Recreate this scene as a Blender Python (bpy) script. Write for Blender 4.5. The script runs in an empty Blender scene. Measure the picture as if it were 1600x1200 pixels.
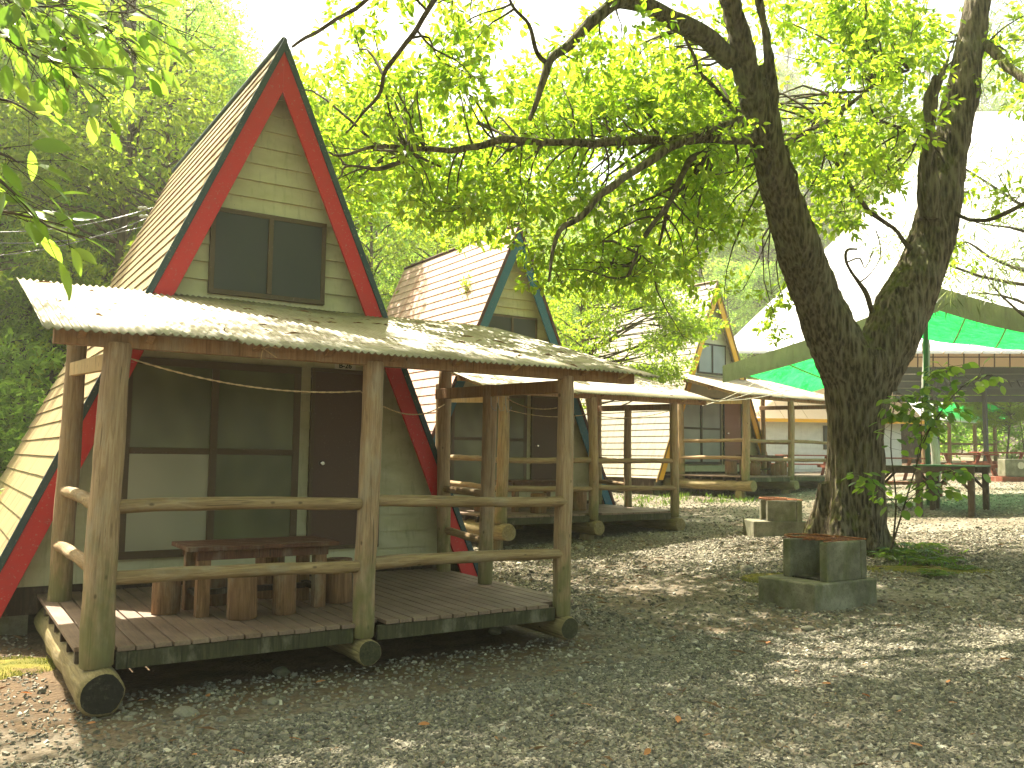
import bpy, bmesh, math, random
import numpy as np
from mathutils import Vector, Matrix, noise
random.seed(7); RS = np.random.RandomState(11)
sc = bpy.context.scene; COL = sc.collection
R = math.radians

# ------------------------------------------------------------------ camera
CAM = np.array([-0.949, -6.412, 1.288]); F = 1374.18
PITCH, ROLL, YAW = R(4.703), R(0.698), R(32.996)
FWD = np.array([math.sin(YAW)*math.cos(PITCH), math.cos(YAW)*math.cos(PITCH), math.sin(PITCH)])
_rt = np.array([math.cos(YAW), -math.sin(YAW), 0.0]); _up = np.cross(_rt, FWD)
RT = _rt*math.cos(ROLL) + _up*math.sin(ROLL); UP = -_rt*math.sin(ROLL) + _up*math.cos(ROLL)
def at(u, v, d):
    """a point d metres ahead of the viewpoint, seen at photo position u, v"""
    return CAM + d*FWD + RT*((u-800)*d/F) - UP*((v-600)*d/F)
def softplus(t): return np.log1p(np.exp(np.clip(t, -40, 40)))
def gz(x, y):
    """terrain height"""
    z = -.37 + .055*softplus((np.asarray(x, float)-4.2)*1.2)/1.2
    z = np.where(np.asarray(x) > 26, np.minimum(z, .83+.03*(np.asarray(x)-26)), z)
    yh = 11.5 + .5*np.maximum(0, x)
    h = .5*softplus((np.asarray(y, float)-yh)*.5)/.5
    dd = (np.asarray(x, float)-CAM[0])*math.sin(YAW)+(np.asarray(y, float)-CAM[1])*math.cos(YAW)
    return z + np.minimum(np.maximum(h, .75*softplus((dd-58)*.3)/.3), 30)
def ground_at(u, v):
    d = FWD + RT*((u-800)/F) - UP*((v-600)/F)
    t = 3.0
    while t < 90:
        p = CAM + t*d
        if p[2] < gz(p[0], p[1]): return p
        t += .02
    return p

# ------------------------------------------------------------------ materials
def lin(r, g, b):
    f = lambda c: (c/12.92 if c <= .04045 else ((c+.055)/1.055)**2.4)
    return (f(r/255), f(g/255), f(b/255), 1)
class M:
    def __init__(s, name):
        s.m = bpy.data.materials.new(name); s.m.use_nodes = True
        s.nt = s.m.node_tree; s.nt.nodes.clear()
        s.out = s.n('OutputMaterial')
    def n(s, t, **kw):
        nd = s.nt.nodes.new('ShaderNode'+t)
        for k, v in kw.items(): setattr(nd, k, v)
        return nd
    def l(s, a, b): s.nt.links.new(a, b)
    def set(s, sock, v):
        if hasattr(v, 'is_output'): s.l(v, sock)
        else: sock.default_value = v
    def coord(s, scale=(1, 1, 1), which='Object', rnd=False):
        tc = s.n('TexCoord'); mp = s.n('Mapping'); s.l(tc.outputs[which], mp.inputs[0])
        mp.inputs['Scale'].default_value = scale
        if rnd:
            oi = s.n('ObjectInfo'); ml = s.n('Math', operation='MULTIPLY'); s.l(oi.outputs['Random'], ml.inputs[0]); ml.inputs[1].default_value = 37
            s.l(ml.outputs[0], mp.inputs['Location'])
        return mp.outputs[0]
    def noise(s, vec, scale=5, detail=4, rough=.55, dist=0):
        t = s.n('TexNoise'); s.l(vec, t.inputs['Vector'])
        t.inputs['Scale'].default_value = scale; t.inputs['Detail'].default_value = detail
        t.inputs['Roughness'].default_value = rough; t.inputs['Distortion'].default_value = dist
        return t.outputs['Fac']
    def voro(s, vec, scale=5, feature='F1', out='Distance'):
        t = s.n('TexVoronoi', feature=feature); s.l(vec, t.inputs['Vector']); t.inputs['Scale'].default_value = scale
        return t.outputs[out]
    def ramp(s, fac, stops):
        r = s.n('ValToRGB'); s.l(fac, r.inputs[0]); e = r.color_ramp.elements
        while len(e) < len(stops): e.new(.5)
        for i, (p, c) in enumerate(stops):
            e[i].position = p; e[i].color = c if hasattr(c, '__len__') else (c, c, c, 1)
        return r.outputs[0]
    def mix(s, fac, a, b, mode='MIX'):
        x = s.n('Mix', data_type='RGBA', blend_type=mode)
        s.set(x.inputs[0], fac); s.set(x.inputs[6], a); s.set(x.inputs[7], b)
        return x.outputs[2]
    def math(s, op, a, b=0.0, clamp=False):
        x = s.n('Math', operation=op); x.use_clamp = clamp; s.set(x.inputs[0], a); s.set(x.inputs[1], b); return x.outputs[0]
    def bump(s, h, strength=.4, dist=.01):
        b = s.n('Bump'); s.l(h, b.inputs['Height']); b.inputs['Strength'].default_value = strength
        b.inputs['Distance'].default_value = dist; return b.outputs[0]
    def pbr(s, col, rough=.8, spec=.35, nrm=None, metal=0):
        p = s.n('BsdfPrincipled'); s.set(p.inputs['Base Color'], col); s.set(p.inputs['Roughness'], rough)
        p.inputs['Specular IOR Level'].default_value = spec; p.inputs['Metallic'].default_value = metal
        if nrm is not None: s.l(nrm, p.inputs['Normal'])
        s.l(p.outputs[0], s.out.inputs[0]); return p
MAT = {}
def wood(name, c1, c2, moss=0, sc_=1.0, rough=.75, dark=.55):
    m = M(name); v = m.coord((14*sc_, 14*sc_, 1.1*sc_), rnd=True)
    g = m.noise(v, 3, 6, .65, .6); big = m.noise(m.coord((1.5, 1.5, .8), rnd=True), 2, 3)
    c = m.ramp(g, [(.28, tuple(x*dark for x in c1[:3])+(1,)), (.48, c1), (.75, c2)])
    c = m.mix(m.ramp(big, [(.35, 0.), (.7, .55)]), c, tuple(x*.72 for x in c1[:3])+(1,))
    wx = m.noise(m.coord((2.5, 2.5, 1.2), rnd=True), 2.2, 5, .65); c = m.mix(m.ramp(wx, [(.52, 0.), (.72, .5)]), c, lin(150, 142, 122)); cr = m.noise(m.coord((26, 26, .7), rnd=True), 2, 3, .5, .4); c = m.mix(m.ramp(cr, [(.30, .75), (.36, 0.)]), c, tuple(x*.3 for x in c1[:3])+(1,))
    kn = m.voro(m.coord((3, 3, 1.6), rnd=True), 3.0); c = m.mix(m.ramp(kn, [(.05, .75), (.11, 0.)]), c, (.05, .03, .015, 1))
    if moss:
        tc = m.n('TexCoord'); sp = m.n('SeparateXYZ'); m.l(tc.outputs['Generated'], sp.inputs[0])
        k = m.math('SUBTRACT', m.noise(m.coord((4, 4, 2), rnd=True), 2.5, 4), m.math('MULTIPLY', sp.outputs[2], 1.1))
        k = m.ramp(k, [(.1, 0.), (.45, moss)]); c = m.mix(k, c, (.105, .115, .035, 1))
    m.pbr(c, rough, .25, m.bump(m.math('ADD', g, cr), .5, .007)); MAT[name] = m.m; return m.m
wood('log', lin(152, 123, 92), lin(188, 162, 127), moss=.7)
wood('rail_log', lin(140, 114, 80), lin(180, 156, 116))
wood('sleeper', lin(128, 112, 76), lin(165, 148, 104), moss=.5)
wood('beam_wood', lin(148, 112, 78), lin(176, 138, 99))
wood('pale_wood', lin(196, 164, 118), lin(216, 188, 144))
wood('stool_wood', lin(124, 92, 64), lin(160, 124, 90), dark=.5)
wood('stool_top', lin(190, 180, 160), lin(215, 205, 186))
wood('table_brown', lin(92, 58, 40), lin(118, 78, 54), rough=.5)
wood('picnic_red', lin(120, 62, 44), lin(146, 82, 58))
wood('dark_wood', lin(62, 48, 38), lin(86, 66, 50))
wood('mossy_board', lin(60, 58, 38), lin(86, 80, 54))
wood('charred_end', lin(30, 28, 22), lin(46, 44, 34))
wood('pale_trunk', lin(150, 150, 140), lin(190, 188, 176))
def boards(name, c1, c2):
    m = M(name); isl = m.n('NewGeometry').outputs['Random Per Island']
    g = m.noise(m.coord((30, 2.2, 30)), 2, 6, .65, .3); c = m.ramp(g, [(.3, tuple(x*.6 for x in c1[:3])+(1,)), (.7, c2)])
    c = m.mix(m.math('MULTIPLY', isl, .5), c, c1); st = m.noise(m.coord((1.2, 1.2, 1)), 2, 4)
    c = m.mix(m.ramp(st, [(.4, 0.), (.7, .5)]), c, lin(150, 128, 110))
    m.pbr(c, m.ramp(g, [(0, .5), (1, .75)]), .4, m.bump(g, .3, .004)); MAT[name] = m.m
boards('deck_board', lin(104, 82, 66), lin(136, 112, 92))
def siding(name, c, stain):
    m = M(name); n1 = m.noise(m.coord((1.2, 1, 2.2)), 2.2, 6, .6); n2 = m.noise(m.coord((6, 1, 1.2)), 3, 5)
    k = m.mix(m.ramp(n1, [(.42, 0.), (.75, .7)]), c, stain)
    k = m.mix(m.ramp(n2, [(.55, 0.), (.8, .45)]), k, tuple(x*.45 for x in stain[:3])+(1,))
    sp = m.voro(m.coord((1, 1, 1)), 7); k = m.mix(m.ramp(sp, [(.02, .5), (.06, 0.)]), k, (.08, .075, .05, 1))
    m.pbr(k, .6, .3, m.bump(m.noise(m.coord((9, 1, 30)), 4, 3), .12, .003)); MAT[name] = m.m
siding('siding', lin(196, 190, 152), lin(166, 160, 116))
siding('siding_pale', lin(206, 208, 196), lin(182, 186, 172))
siding('siding_pale2', lin(206, 198, 168), lin(180, 172, 140))
siding('siding_mint', lin(204, 212, 184), lin(176, 186, 152))
def paint(name, c, wear=.5):
    m = M(name); n1 = m.noise(m.coord((2, 2, 2)), 3, 6, .7)
    k = m.mix(m.ramp(n1, [(.5, 0.), (.85, wear)]), c, tuple(min(1, x*.55+.05) for x in c[:3])+(1,))
    n2 = m.noise(m.coord((1, 1, 1)), 45, 3); k = m.mix(m.ramp(n2, [(.63, 0.), (.72, wear)]), k, lin(170, 150, 130))
    m.pbr(k, m.ramp(n1, [(.3, .42), (.7, .65)]), .4, m.bump(n2, .1, .002)); MAT[name] = m.m
paint('paint_red', lin(190, 34, 34)); paint('paint_teal', lin(38, 62, 66)); paint('paint_blue', lin(34, 96, 118))
paint('paint_maroon', lin(72, 30, 30)); paint('paint_yellow', lin(226, 168, 24)); paint('paint_ochre', lin(120, 92, 40))
paint('frame_brown', lin(84, 66, 40), .2); paint('frame_dark', lin(48, 38, 27), .2); paint('door_brown', lin(84, 58, 42), .2)
paint('door_tan', lin(140, 92, 72), .12); paint('plate_white', lin(206, 200, 178), .3); paint('ink', lin(24, 24, 22), .0)
paint('olive', lin(132, 146, 100), .25); paint('steel_dark', lin(60, 62, 62), .2); paint('green_pole', lin(34, 84, 44), .2)
paint('white_metal', lin(226, 226, 224), .15); paint('tan_panel', lin(214, 190, 156), .2); paint('grey_box', lin(120, 124, 126), .2)
def shingle(name, c, streak, joint, spec=.4, rough=.55):
    m = M(name); tc = m.n('TexCoord'); sp = m.n('SeparateXYZ'); m.l(tc.outputs['Object'], sp.inputs[0])
    cb = m.n('CombineXYZ'); m.l(sp.outputs[1], cb.inputs[0]); m.l(m.math('MULTIPLY', sp.outputs[2], 1.0927), cb.inputs[1])
    st = m.n('Mapping'); m.l(cb.outputs[0], st.inputs[0]); st.inputs['Scale'].default_value = (3.2, .35, 1)
    n1 = m.noise(st.outputs[0], 2, 5, .6, .3)
    k = m.ramp(n1, [(.3, tuple(x*.8 for x in c[:3])+(1,)), (.5, c), (.62, streak), (.78, c)])
    isl = m.n('NewGeometry').outputs['Random Per Island']; k = m.mix(m.math('MULTIPLY', isl, .2), k, tuple(x*.5 for x in c[:3])+(1,))
    n2 = m.noise(m.coord((1, 1, 1)), 26, 4, .7); k = m.mix(m.ramp(n2, [(.5, 0.), (.8, .4)]), k, joint)
    m.pbr(k, rough, spec, m.bump(n2, .25, .004)); MAT[name] = m.m
shingle('shingle_tan', lin(156, 138, 96), lin(128, 84, 58), lin(90, 80, 52))
shingle('shingle_pink', lin(214, 180, 164), lin(192, 138, 122), lin(200, 172, 156), .5, .45)
shingle('shingle_grey', lin(158, 148, 128), lin(134, 124, 104), lin(112, 104, 88), .4, .55)
def corrugated():
    m = M('corrugated'); n1 = m.noise(m.coord((.9, .7, 1)), 2.3, 6, .65, .5); n2 = m.noise(m.coord((5, 1.6, 1)), 4, 5, .7)
    c = m.ramp(n1, [(.3, lin(164, 155, 130)), (.5, lin(140, 129, 102)), (.7, lin(110, 96, 68))])
    c = m.mix(m.ramp(n2, [(.5, 0.), (.78, .6)]), c, lin(150, 140, 112))
    n3 = m.noise(m.coord((1, 1, 1)), 34, 3, .6); c = m.mix(m.ramp(n3, [(.62, 0.), (.72, .55)]), c, lin(120, 112, 92))
    m.pbr(c, .55, .45, m.bump(n3, .15, .002)); MAT['corrugated'] = m.m
corrugated()
def glass(name, c1, c2, rough):
    m = M(name); n = m.noise(m.coord((.8, 1, .6)), 1.6, 2, .5); k = m.ramp(n, [(.3, c1), (.7, c2)])
    b = m.noise(m.coord((1, 1, 1)), 260, 2); m.pbr(k, rough, .5, m.bump(b, .2, .001)); MAT[name] = m.m
glass('frosted', (.055, .058, .022, 1), (.18, .18, .08, 1), .26); glass('frosted_cream', (.40, .36, .23, 1), (.30, .28, .18, 1), .34)
glass('screen', (.022, .024, .018, 1), (.034, .036, .026, 1), .5); glass('frosted_grey', (.20, .23, .22, 1), (.32, .35, .34, 1), .3)
def metal(name, c, rough=.3):
    m = M(name); m.pbr(c, rough, .5, None, 1); MAT[name] = m.m
metal('chrome', (.75, .73, .68, 1), .18); metal('wire', (.25, .25, .25, 1), .4)
def rust():
    m = M('rust'); n = m.noise(m.coord((1, 1, 1)), 30, 5, .7); m.pbr(m.ramp(n, [(.3, lin(60, 38, 26)), (.55, lin(132, 80, 46)), (.75, lin(176, 114, 66))]), .8, .3, m.bump(n, .4, .003)); MAT['rust'] = m.m
rust()
def concrete():
    m = M('concrete'); n = m.noise(m.coord((1, 1, 1)), 4, 7, .65); f = m.noise(m.coord((1, 1, 1)), 60, 3, .6)
    c = m.ramp(n, [(.3, lin(80, 77, 62)), (.5, lin(114, 110, 92)), (.7, lin(142, 138, 118))])
    g = m.noise(m.coord((2, 2, .8), rnd=True), 2.4, 5, .6); c = m.mix(m.ramp(g, [(.48, 0.), (.68, .75)]), c, lin(84, 88, 52))
    c = m.mix(m.ramp(f, [(.3, .5), (.45, 0.)]), c, lin(62, 58, 46)); m.pbr(c, .9, .2, m.bump(f, .5, .006)); MAT['concrete'] = m.m
concrete()
def bark():
    m = M('bark'); v = m.coord((1, 1, .13)); n = m.noise(v, 26, 8, .72, 1.2); vo = m.voro(m.coord((1, 1, .16)), 22); f = m.noise(m.coord((1, 1, .5)), 55, 4, .7)
    h = m.math('ADD', m.math('ADD', m.math('MULTIPLY', n, .8), m.math('MULTIPLY', vo, .5)), m.math('MULTIPLY', f, .25))
    c = m.ramp(h, [(.5, lin(24, 20, 15)), (.68, lin(70, 60, 47)), (.92, lin(122, 111, 92))])
    big = m.noise(m.coord((1, 1, 1)), 1.6, 4, .6); c = m.mix(m.ramp(big, [(.55, 0.), (.75, .55)]), c, lin(140, 140, 120))
    ge = m.n('NewGeometry'); sp = m.n('SeparateXYZ'); m.l(ge.outputs['Normal'], sp.inputs[0])
    ms = m.math('ADD', m.math('MULTIPLY', sp.outputs[2], .35), m.noise(m.coord((1, 1, .5)), 2.6, 6, .7))
    c = m.mix(m.ramp(ms, [(.6, 0.), (.78, .85)]), c, lin(92, 98, 34))
    m.pbr(c, .92, .15, m.bump(h, 1.0, .045)); MAT['bark'] = m.m
    m = M('twig'); n = m.noise(m.coord((1, 1, 1)), 12, 4); m.pbr(m.ramp(n, [(.35, lin(52, 44, 34)), (.7, lin(96, 86, 66))]), .9, .15); MAT['twig'] = m.m
    m = M('forest_trunk'); n = m.noise(m.coord((6, 6, .8), rnd=True), 2, 4); m.pbr(m.ramp(n, [(.35, lin(52, 48, 38)), (.7, lin(112, 104, 84))]), .9, .15); MAT['forest_trunk'] = m.m
bark()
def leafmat(name, c1, c2, t1, t2, mixf=.5, rough=.45):
    m = M(name); ge = m.n('NewGeometry'); isl = ge.outputs['Random Per Island']
    c = m.ramp(isl, [(0, c1), (1, c2)]); t = m.ramp(isl, [(0, t1), (.8, t2), (1, tuple(min(1, x*1.15) for x in t2[:3])+(1,))])
    p = m.n('BsdfPrincipled'); m.l(c, p.inputs['Base Color']); p.inputs['Roughness'].default_value = rough; p.inputs['Specular IOR Level'].default_value = .35
    tr = m.n('BsdfTranslucent'); m.l(t, tr.inputs[0]); mx = m.n('MixShader'); mx.inputs[0].default_value = mixf
    m.l(p.outputs[0], mx.inputs[1]); m.l(tr.outputs[0], mx.inputs[2]); m.l(mx.outputs[0], m.out.inputs[0]); MAT[name] = m.m
leafmat('leaf_oak', (.07, .12, .015, 1), (.12, .17, .025, 1), (.31, .55, .02, 1), (.60, .77, .045, 1), .58)
leafmat('leaf_near', (.06, .11, .02, 1), (.10, .15, .03, 1), (.24, .46, .03, 1), (.46, .66, .07, 1), .55, .35)
leafmat('leaf_forest', (.07, .12, .03, 1), (.12, .17, .04, 1), (.28, .50, .05, 1), (.48, .74, .09, 1), .58)
leafmat('leaf_bright', (.05, .085, .015, 1), (.10, .13, .02, 1), (.31, .50, .02, 1), (.56, .70, .05, 1), .55)
leafmat('leaf_maple', (.05, .085, .015, 1), (.09, .12, .02, 1), (.28, .48, .02, 1), (.48, .64, .04, 1), .55)
leafmat('leaf_pine', (.035, .055, .018, 1), (.06, .08, .03, 1), (.22, .32, .07, 1), (.38, .45, .14, 1), .45)
leafmat('leaf_sapling', (.06, .13, .02, 1), (.11, .18, .03, 1), (.20, .42, .03, 1), (.40, .58, .05, 1), .5, .4)
leafmat('leaf_fern', (.035, .075, .015, 1), (.06, .10, .02, 1), (.10, .22, .02, 1), (.24, .36, .03, 1), .45)
leafmat('leaf_dry', lin(158, 96, 56), lin(190, 134, 84), lin(150, 80, 40), lin(180, 110, 56), .25, .6)
leafmat('leaf_dry_brown', lin(112, 84, 58), lin(150, 118, 84), lin(96, 50, 20), lin(110, 60, 30), .2, .6)
leafmat('moss_green', lin(96, 100, 34), lin(136, 128, 48), (.12, .16, .02, 1), (.2, .22, .03, 1), .3, .8)
def tarpmat(name, c, t, f):
    m = M(name); n = m.noise(m.coord((1, 1, 1)), 1.2, 4); n2 = m.noise(m.coord((2.2, 2.2, .5)), 2.2, 5, .6, 1.0); k = m.ramp(n, [(.35, tuple(x*.8 for x in c[:3])+(1,)), (.65, c)]); kt = m.ramp(n2, [(.3, tuple(x*.42 for x in t[:3])+(1,)), (.5, t), (.7, tuple(min(1, x*1.25+.02) for x in t[:3])+(1,))])
    bp = m.bump(n2, .8, .06); d = m.n('BsdfDiffuse'); m.l(k, d.inputs[0]); m.l(bp, d.inputs['Normal']); tr = m.n('BsdfTranslucent'); m.l(kt, tr.inputs[0]); m.l(bp, tr.inputs['Normal'])
    mx = m.n('MixShader'); mx.inputs[0].default_value = f; m.l(d.outputs[0], mx.inputs[1]); m.l(tr.outputs[0], mx.inputs[2]); m.l(mx.outputs[0], m.out.inputs[0]); MAT[name] = m.m
tarpmat('tarp_olive', lin(176, 184, 146), (.34, .37, .22, 1), .4)
tarpmat('tarp_green', (.015, .24, .05, 1), (.02, .46, .085, 1), .55)
def groundmat():
    m = M('gravel_ground'); co = m.coord((1, 1, 1)); n1 = m.noise(co, .55, 5, .6); n2 = m.noise(co, 3, 6, .65)
    vo = m.voro(co, 30, out='Color'); vd = m.voro(co, 30)
    st = m.ramp(vo, [(0, lin(88, 83, 72)), (.5, lin(122, 115, 101)), (1, lin(154, 146, 130))])
    dirt = m.ramp(n2, [(.3, lin(58, 47, 34)), (.7, lin(98, 80, 60))])
    tc = m.n('TexCoord'); sp = m.n('SeparateXYZ'); m.l(tc.outputs['Object'], sp.inputs[0])
    wob_ = m.math('MULTIPLY', m.math('SUBTRACT', n2, .5), 2.2)
    e1 = m.math('ADD', m.math('MULTIPLY', m.math('SUBTRACT', 5.0, sp.outputs[0]), .7), wob_, True); e2 = m.math('ADD', m.math('MULTIPLY', m.math('ADD', sp.outputs[1], 1.25), .9), wob_, True)
    soil = m.math('MULTIPLY', e1, e2, True)
    k = m.mix(m.math('MAXIMUM', m.ramp(n1, [(.42, .15), (.66, .85)]), soil), st, dirt)
    far = m.math('MULTIPLY', m.math('SUBTRACT', sp.outputs[1], m.math('ADD', 9.5, m.math('MULTIPLY', sp.outputs[0], .5))), .5, True)
    k = m.mix(far, k, m.ramp(n2, [(.35, lin(40, 40, 22)), (.6, lin(78, 72, 44)), (.75, lin(70, 86, 34))]))
    m.pbr(k, .95, .15, m.bump(m.math('ADD', m.math('MULTIPLY', vd, -1), n2), .8, .02)); MAT['gravel_ground'] = m.m
    m = M('stone'); isl = m.n('NewGeometry').outputs['Random Per Island']; n = m.noise(m.coord((1, 1, 1)), 60, 3)
    c = m.ramp(isl, [(0, lin(84, 80, 70)), (.35, lin(112, 107, 95)), (.7, lin(132, 126, 111)), (.9, lin(148, 138, 118)), (1, lin(188, 181, 164))])
    c = m.mix(m.ramp(n, [(.4, 0.), (.7, .4)]), c, lin(84, 78, 68)); m.pbr(c, .9, .12); MAT['stone'] = m.m
    m = M('moss'); n = m.noise(m.coord((1, 1, 1)), 18, 5, .7); n2 = m.noise(m.coord((1, 1, 1)), 3, 4)
    c = m.ramp(n2, [(.35, lin(84, 84, 36)), (.52, lin(112, 104, 46)), (.62, lin(96, 80, 56))]); m.pbr(c, .95, .1, m.bump(n, .9, .02)); MAT['moss'] = m.m
groundmat()

m = M('haze'); m.nt.links.clear(); pv = m.n('VolumePrincipled'); pv.inputs['Color'].default_value = (1, .97, .86, 1); pv.inputs['Density'].default_value = .0016; pv.inputs['Anisotropy'].default_value = .55; m.l(pv.outputs[0], m.out.inputs['Volume']); MAT['haze'] = m.m
# ------------------------------------------------------------------ mesh helpers
class MB:
    def __init__(s): s.v = []; s.f = []; s.mi = []; s.sm = []
    def add(s, vs, fs, mi=0, smooth=False):
        b = len(s.v); s.v += [tuple(map(float, p)) for p in vs]
        for f in fs: s.f.append([b+i for i in f]); s.mi.append(mi); s.sm.append(smooth)
        return s
    def hexa(s, p, mi=0):   # 8 corners: bottom 4 then top 4 (same winding)
        return s.add(p, [(3, 2, 1, 0), (4, 5, 6, 7), (0, 1, 5, 4), (1, 2, 6, 5), (2, 3, 7, 6), (3, 0, 4, 7)], mi)
    def box(s, x0, x1, y0, y1, z0, z1, mi=0):
        return s.hexa([(x0, y0, z0), (x1, y0, z0), (x1, y1, z0), (x0, y1, z0), (x0, y0, z1), (x1, y0, z1), (x1, y1, z1), (x0, y1, z1)], mi)
    def beam(s, a, b, w, h, mi=0, up=(0, 0, 1)):
        a = Vector(a); b = Vector(b); d = (b-a).normalized(); si = d.cross(Vector(up)).normalized(); u = si.cross(d)
        c = [si*(-w/2)-u*(h/2), si*(w/2)-u*(h/2), si*(w/2)+u*(h/2), si*(-w/2)+u*(h/2)]
        return s.hexa([a+k for k in c]+[b+k for k in c], mi)
    def tube(s, pts, rad, n=8, mi=0, caps=True, wob=0, groove=None, capmi=None):
        pts = [Vector(p) for p in pts]; m = len(pts)
        if not hasattr(rad, '__len__'): rad = [rad]*m
        vs = []; ref = None; ph = random.random()*50
        for i, p in enumerate(pts):
            t = (pts[min(i+1, m-1)]-pts[max(i-1, 0)]).normalized()
            if ref is None: ref = t.orthogonal().normalized()
            ref = (ref-t*ref.dot(t)).normalized(); bi = t.cross(ref)
            for k in range(n):
                a = 2*math.pi*k/n; r = rad[i]
                if wob: r *= 1+wob*noise.noise(Vector((math.cos(a)*1.3+ph, math.sin(a)*1.3, i*.35)))
                if groove is not None and k == groove: r *= .72
                vs.append(p+(ref*math.cos(a)+bi*math.sin(a))*r)
        fs = [(i*n+k, i*n+(k+1) % n, (i+1)*n+(k+1) % n, (i+1)*n+k) for i in range(m-1) for k in range(n)]
        s.add(vs, fs, mi, True)
        if caps:
            cm = mi if capmi is None else capmi
            s.add(vs[:n], [tuple(range(n-1, -1, -1))], cm); s.add(vs[-n:], [tuple(range(n))], cm)
        return s
    def build(s, name, mats, parent=None, bevel=0, loc=None):
        me = bpy.data.meshes.new(name); me.from_pydata(s.v, [], s.f)
        mats = mats if isinstance(mats, (list, tuple)) else [mats]
        for q in mats: me.materials.append(MAT[q])
        me.polygons.foreach_set('material_index', s.mi); me.polygons.foreach_set('use_smooth', s.sm); me.update()
        o = bpy.data.objects.new(name, me); COL.objects.link(o)
        if parent is not None: o.parent = parent
        if loc is not None: o.location = loc
        if bevel:
            b = o.modifiers.new('edge', 'BEVEL'); b.width = bevel; b.segments = 2; b.limit_method = 'ANGLE'
        return o
def arr_obj(name, V, Fq, mat, parent=None, smooth=False):
    """fast mesh object from numpy arrays; Fq (n,k) faces of one size"""
    V = np.ascontiguousarray(V, np.float32); Fq = np.ascontiguousarray(Fq, np.int32); n, k = Fq.shape
    me = bpy.data.meshes.new(name); me.vertices.add(len(V)); me.vertices.foreach_set('co', V.ravel())
    me.loops.add(n*k); me.loops.foreach_set('vertex_index', Fq.ravel())
    me.polygons.add(n); me.polygons.foreach_set('loop_start', np.arange(0, n*k, k, dtype=np.int32))
    me.polygons.foreach_set('use_smooth', np.full(n, smooth)); me.update(calc_edges=True); me.materials.append(MAT[mat])
    o = bpy.data.objects.new(name, me); COL.objects.link(o)
    if parent is not None: o.parent = parent
    return o
def tag(o, label=None, cat=None, group=None, kind=None):
    if label: o['label'] = label
    if cat: o['category'] = cat
    if group: o['group'] = group
    if kind: o['kind'] = kind
    return o
def empty(name, loc, rz=0):
    e = bpy.data.objects.new(name, None); COL.objects.link(e); e.location = [float(c) for c in loc]; e.rotation_euler = (0, 0, rz); e.empty_display_size = .2; return e
def copy_tree(o, parent=None):
    c = o.copy(); COL.objects.link(c)
    if parent is not None: c.parent = parent
    for ch in list(o.children): copy_tree(ch, c)
    return c
def log(name, a, b, r, mat, parent, r1=None, n=18, crack=False, wob=.10, off=(0, 0, 0), capmat=None, bend=0):
    """a round log with its own axis (local z) so the grain runs along it"""
    a = Vector(a)+Vector(off); b = Vector(b)+Vector(off); L_ = (b-a).length; k = max(3, int(L_/.12)+1); r1 = r if r1 is None else r1
    zs = [L_*i/(k-1) for i in range(k)]; ph = random.random()*9
    pts = [(bend*math.sin(z*2.1+ph), bend*math.cos(z*1.7+ph), z) for z in zs]
    pts[0] = (pts[0][0], pts[0][1], 0); rad = [r+(r1-r)*z/L_ for z in zs]
    # softened ends
    pts = [pts[0]]+[(pts[0][0], pts[0][1], .012)]+pts[1:-1]+[(pts[-1][0], pts[-1][1], L_-.012), pts[-1]]; rad = [rad[0]*.9]+[rad[0]]+rad[1:-1]+[rad[-1], rad[-1]*.9]
    mb = MB(); mb.tube(pts, rad, n, 0, True, wob, groove=(random.randrange(n) if crack is True else (crack if crack is not False else None)), capmi=1 if capmat else None)
    o = mb.build(name, [mat]+([capmat] if capmat else []), parent); o.location = a
    o.rotation_euler = (b-a).to_track_quat('Z', 'Y').to_euler(); return o

# ------------------------------------------------------------------ leaves
LEAF6 = (np.array([(0, 0, 0), (.28, -.24, .05), (.68, -.2, .03), (1, 0, -.1), (.68, .2, .03), (.28, .24, .05)]), np.array([(0, 1, 2, 3), (0, 3, 4, 5)]))
LEAF4 = (np.array([(0, 0, 0), (.45, -.26, .06), (1, 0, -.08), (.45, .26, .06)]), np.array([(0, 1, 2), (0, 2, 3)]))
NEEDLE = (np.array([(0, 0, 0), (.5, -.5, 0), (1, 0, 0), (.5, .5, 0)]), np.array([(0, 1, 2, 3)]))
_a = np.array([0, .12, .3, .5, .7, .88, 1.0]); _w = np.array([0, .13, .22, .25, .2, .1, 0])
LEAFBIG = (np.concatenate([np.stack([_a, 0*_a, -.22*_a**2], 1), np.stack([_a, _w, .05-.22*_a**2], 1), np.stack([_a, -_w, .05-.22*_a**2], 1)]),
           np.array([(i, i+1, 8+i, 7+i) for i in range(6)]+[(i+1, i, 14+i, 15+i) for i in range(6)]))
def unit(a): return a/np.maximum(np.linalg.norm(a, axis=-1, keepdims=True), 1e-9)
def leaf_arrays(pos, d, nrm, size, shape=LEAF6, width=1.0):
    T, Fc = shape; d = unit(d); nrm = unit(nrm-(nrm*d).sum(-1, keepdims=True)*d); s = np.cross(nrm, d)
    size = np.asarray(size)[:, None, None] if hasattr(size, '__len__') else size
    V = pos[:, None]+size*(T[None, :, 0:1]*d[:, None]+T[None, :, 1:2]*width*s[:, None]+T[None, :, 2:3]*nrm[:, None])
    n, k = V.shape[:2]; Fq = (Fc[None]+(np.arange(n)*k)[:, None, None]).reshape(-1, Fc.shape[1])
    return V.reshape(-1, 3), Fq
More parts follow.
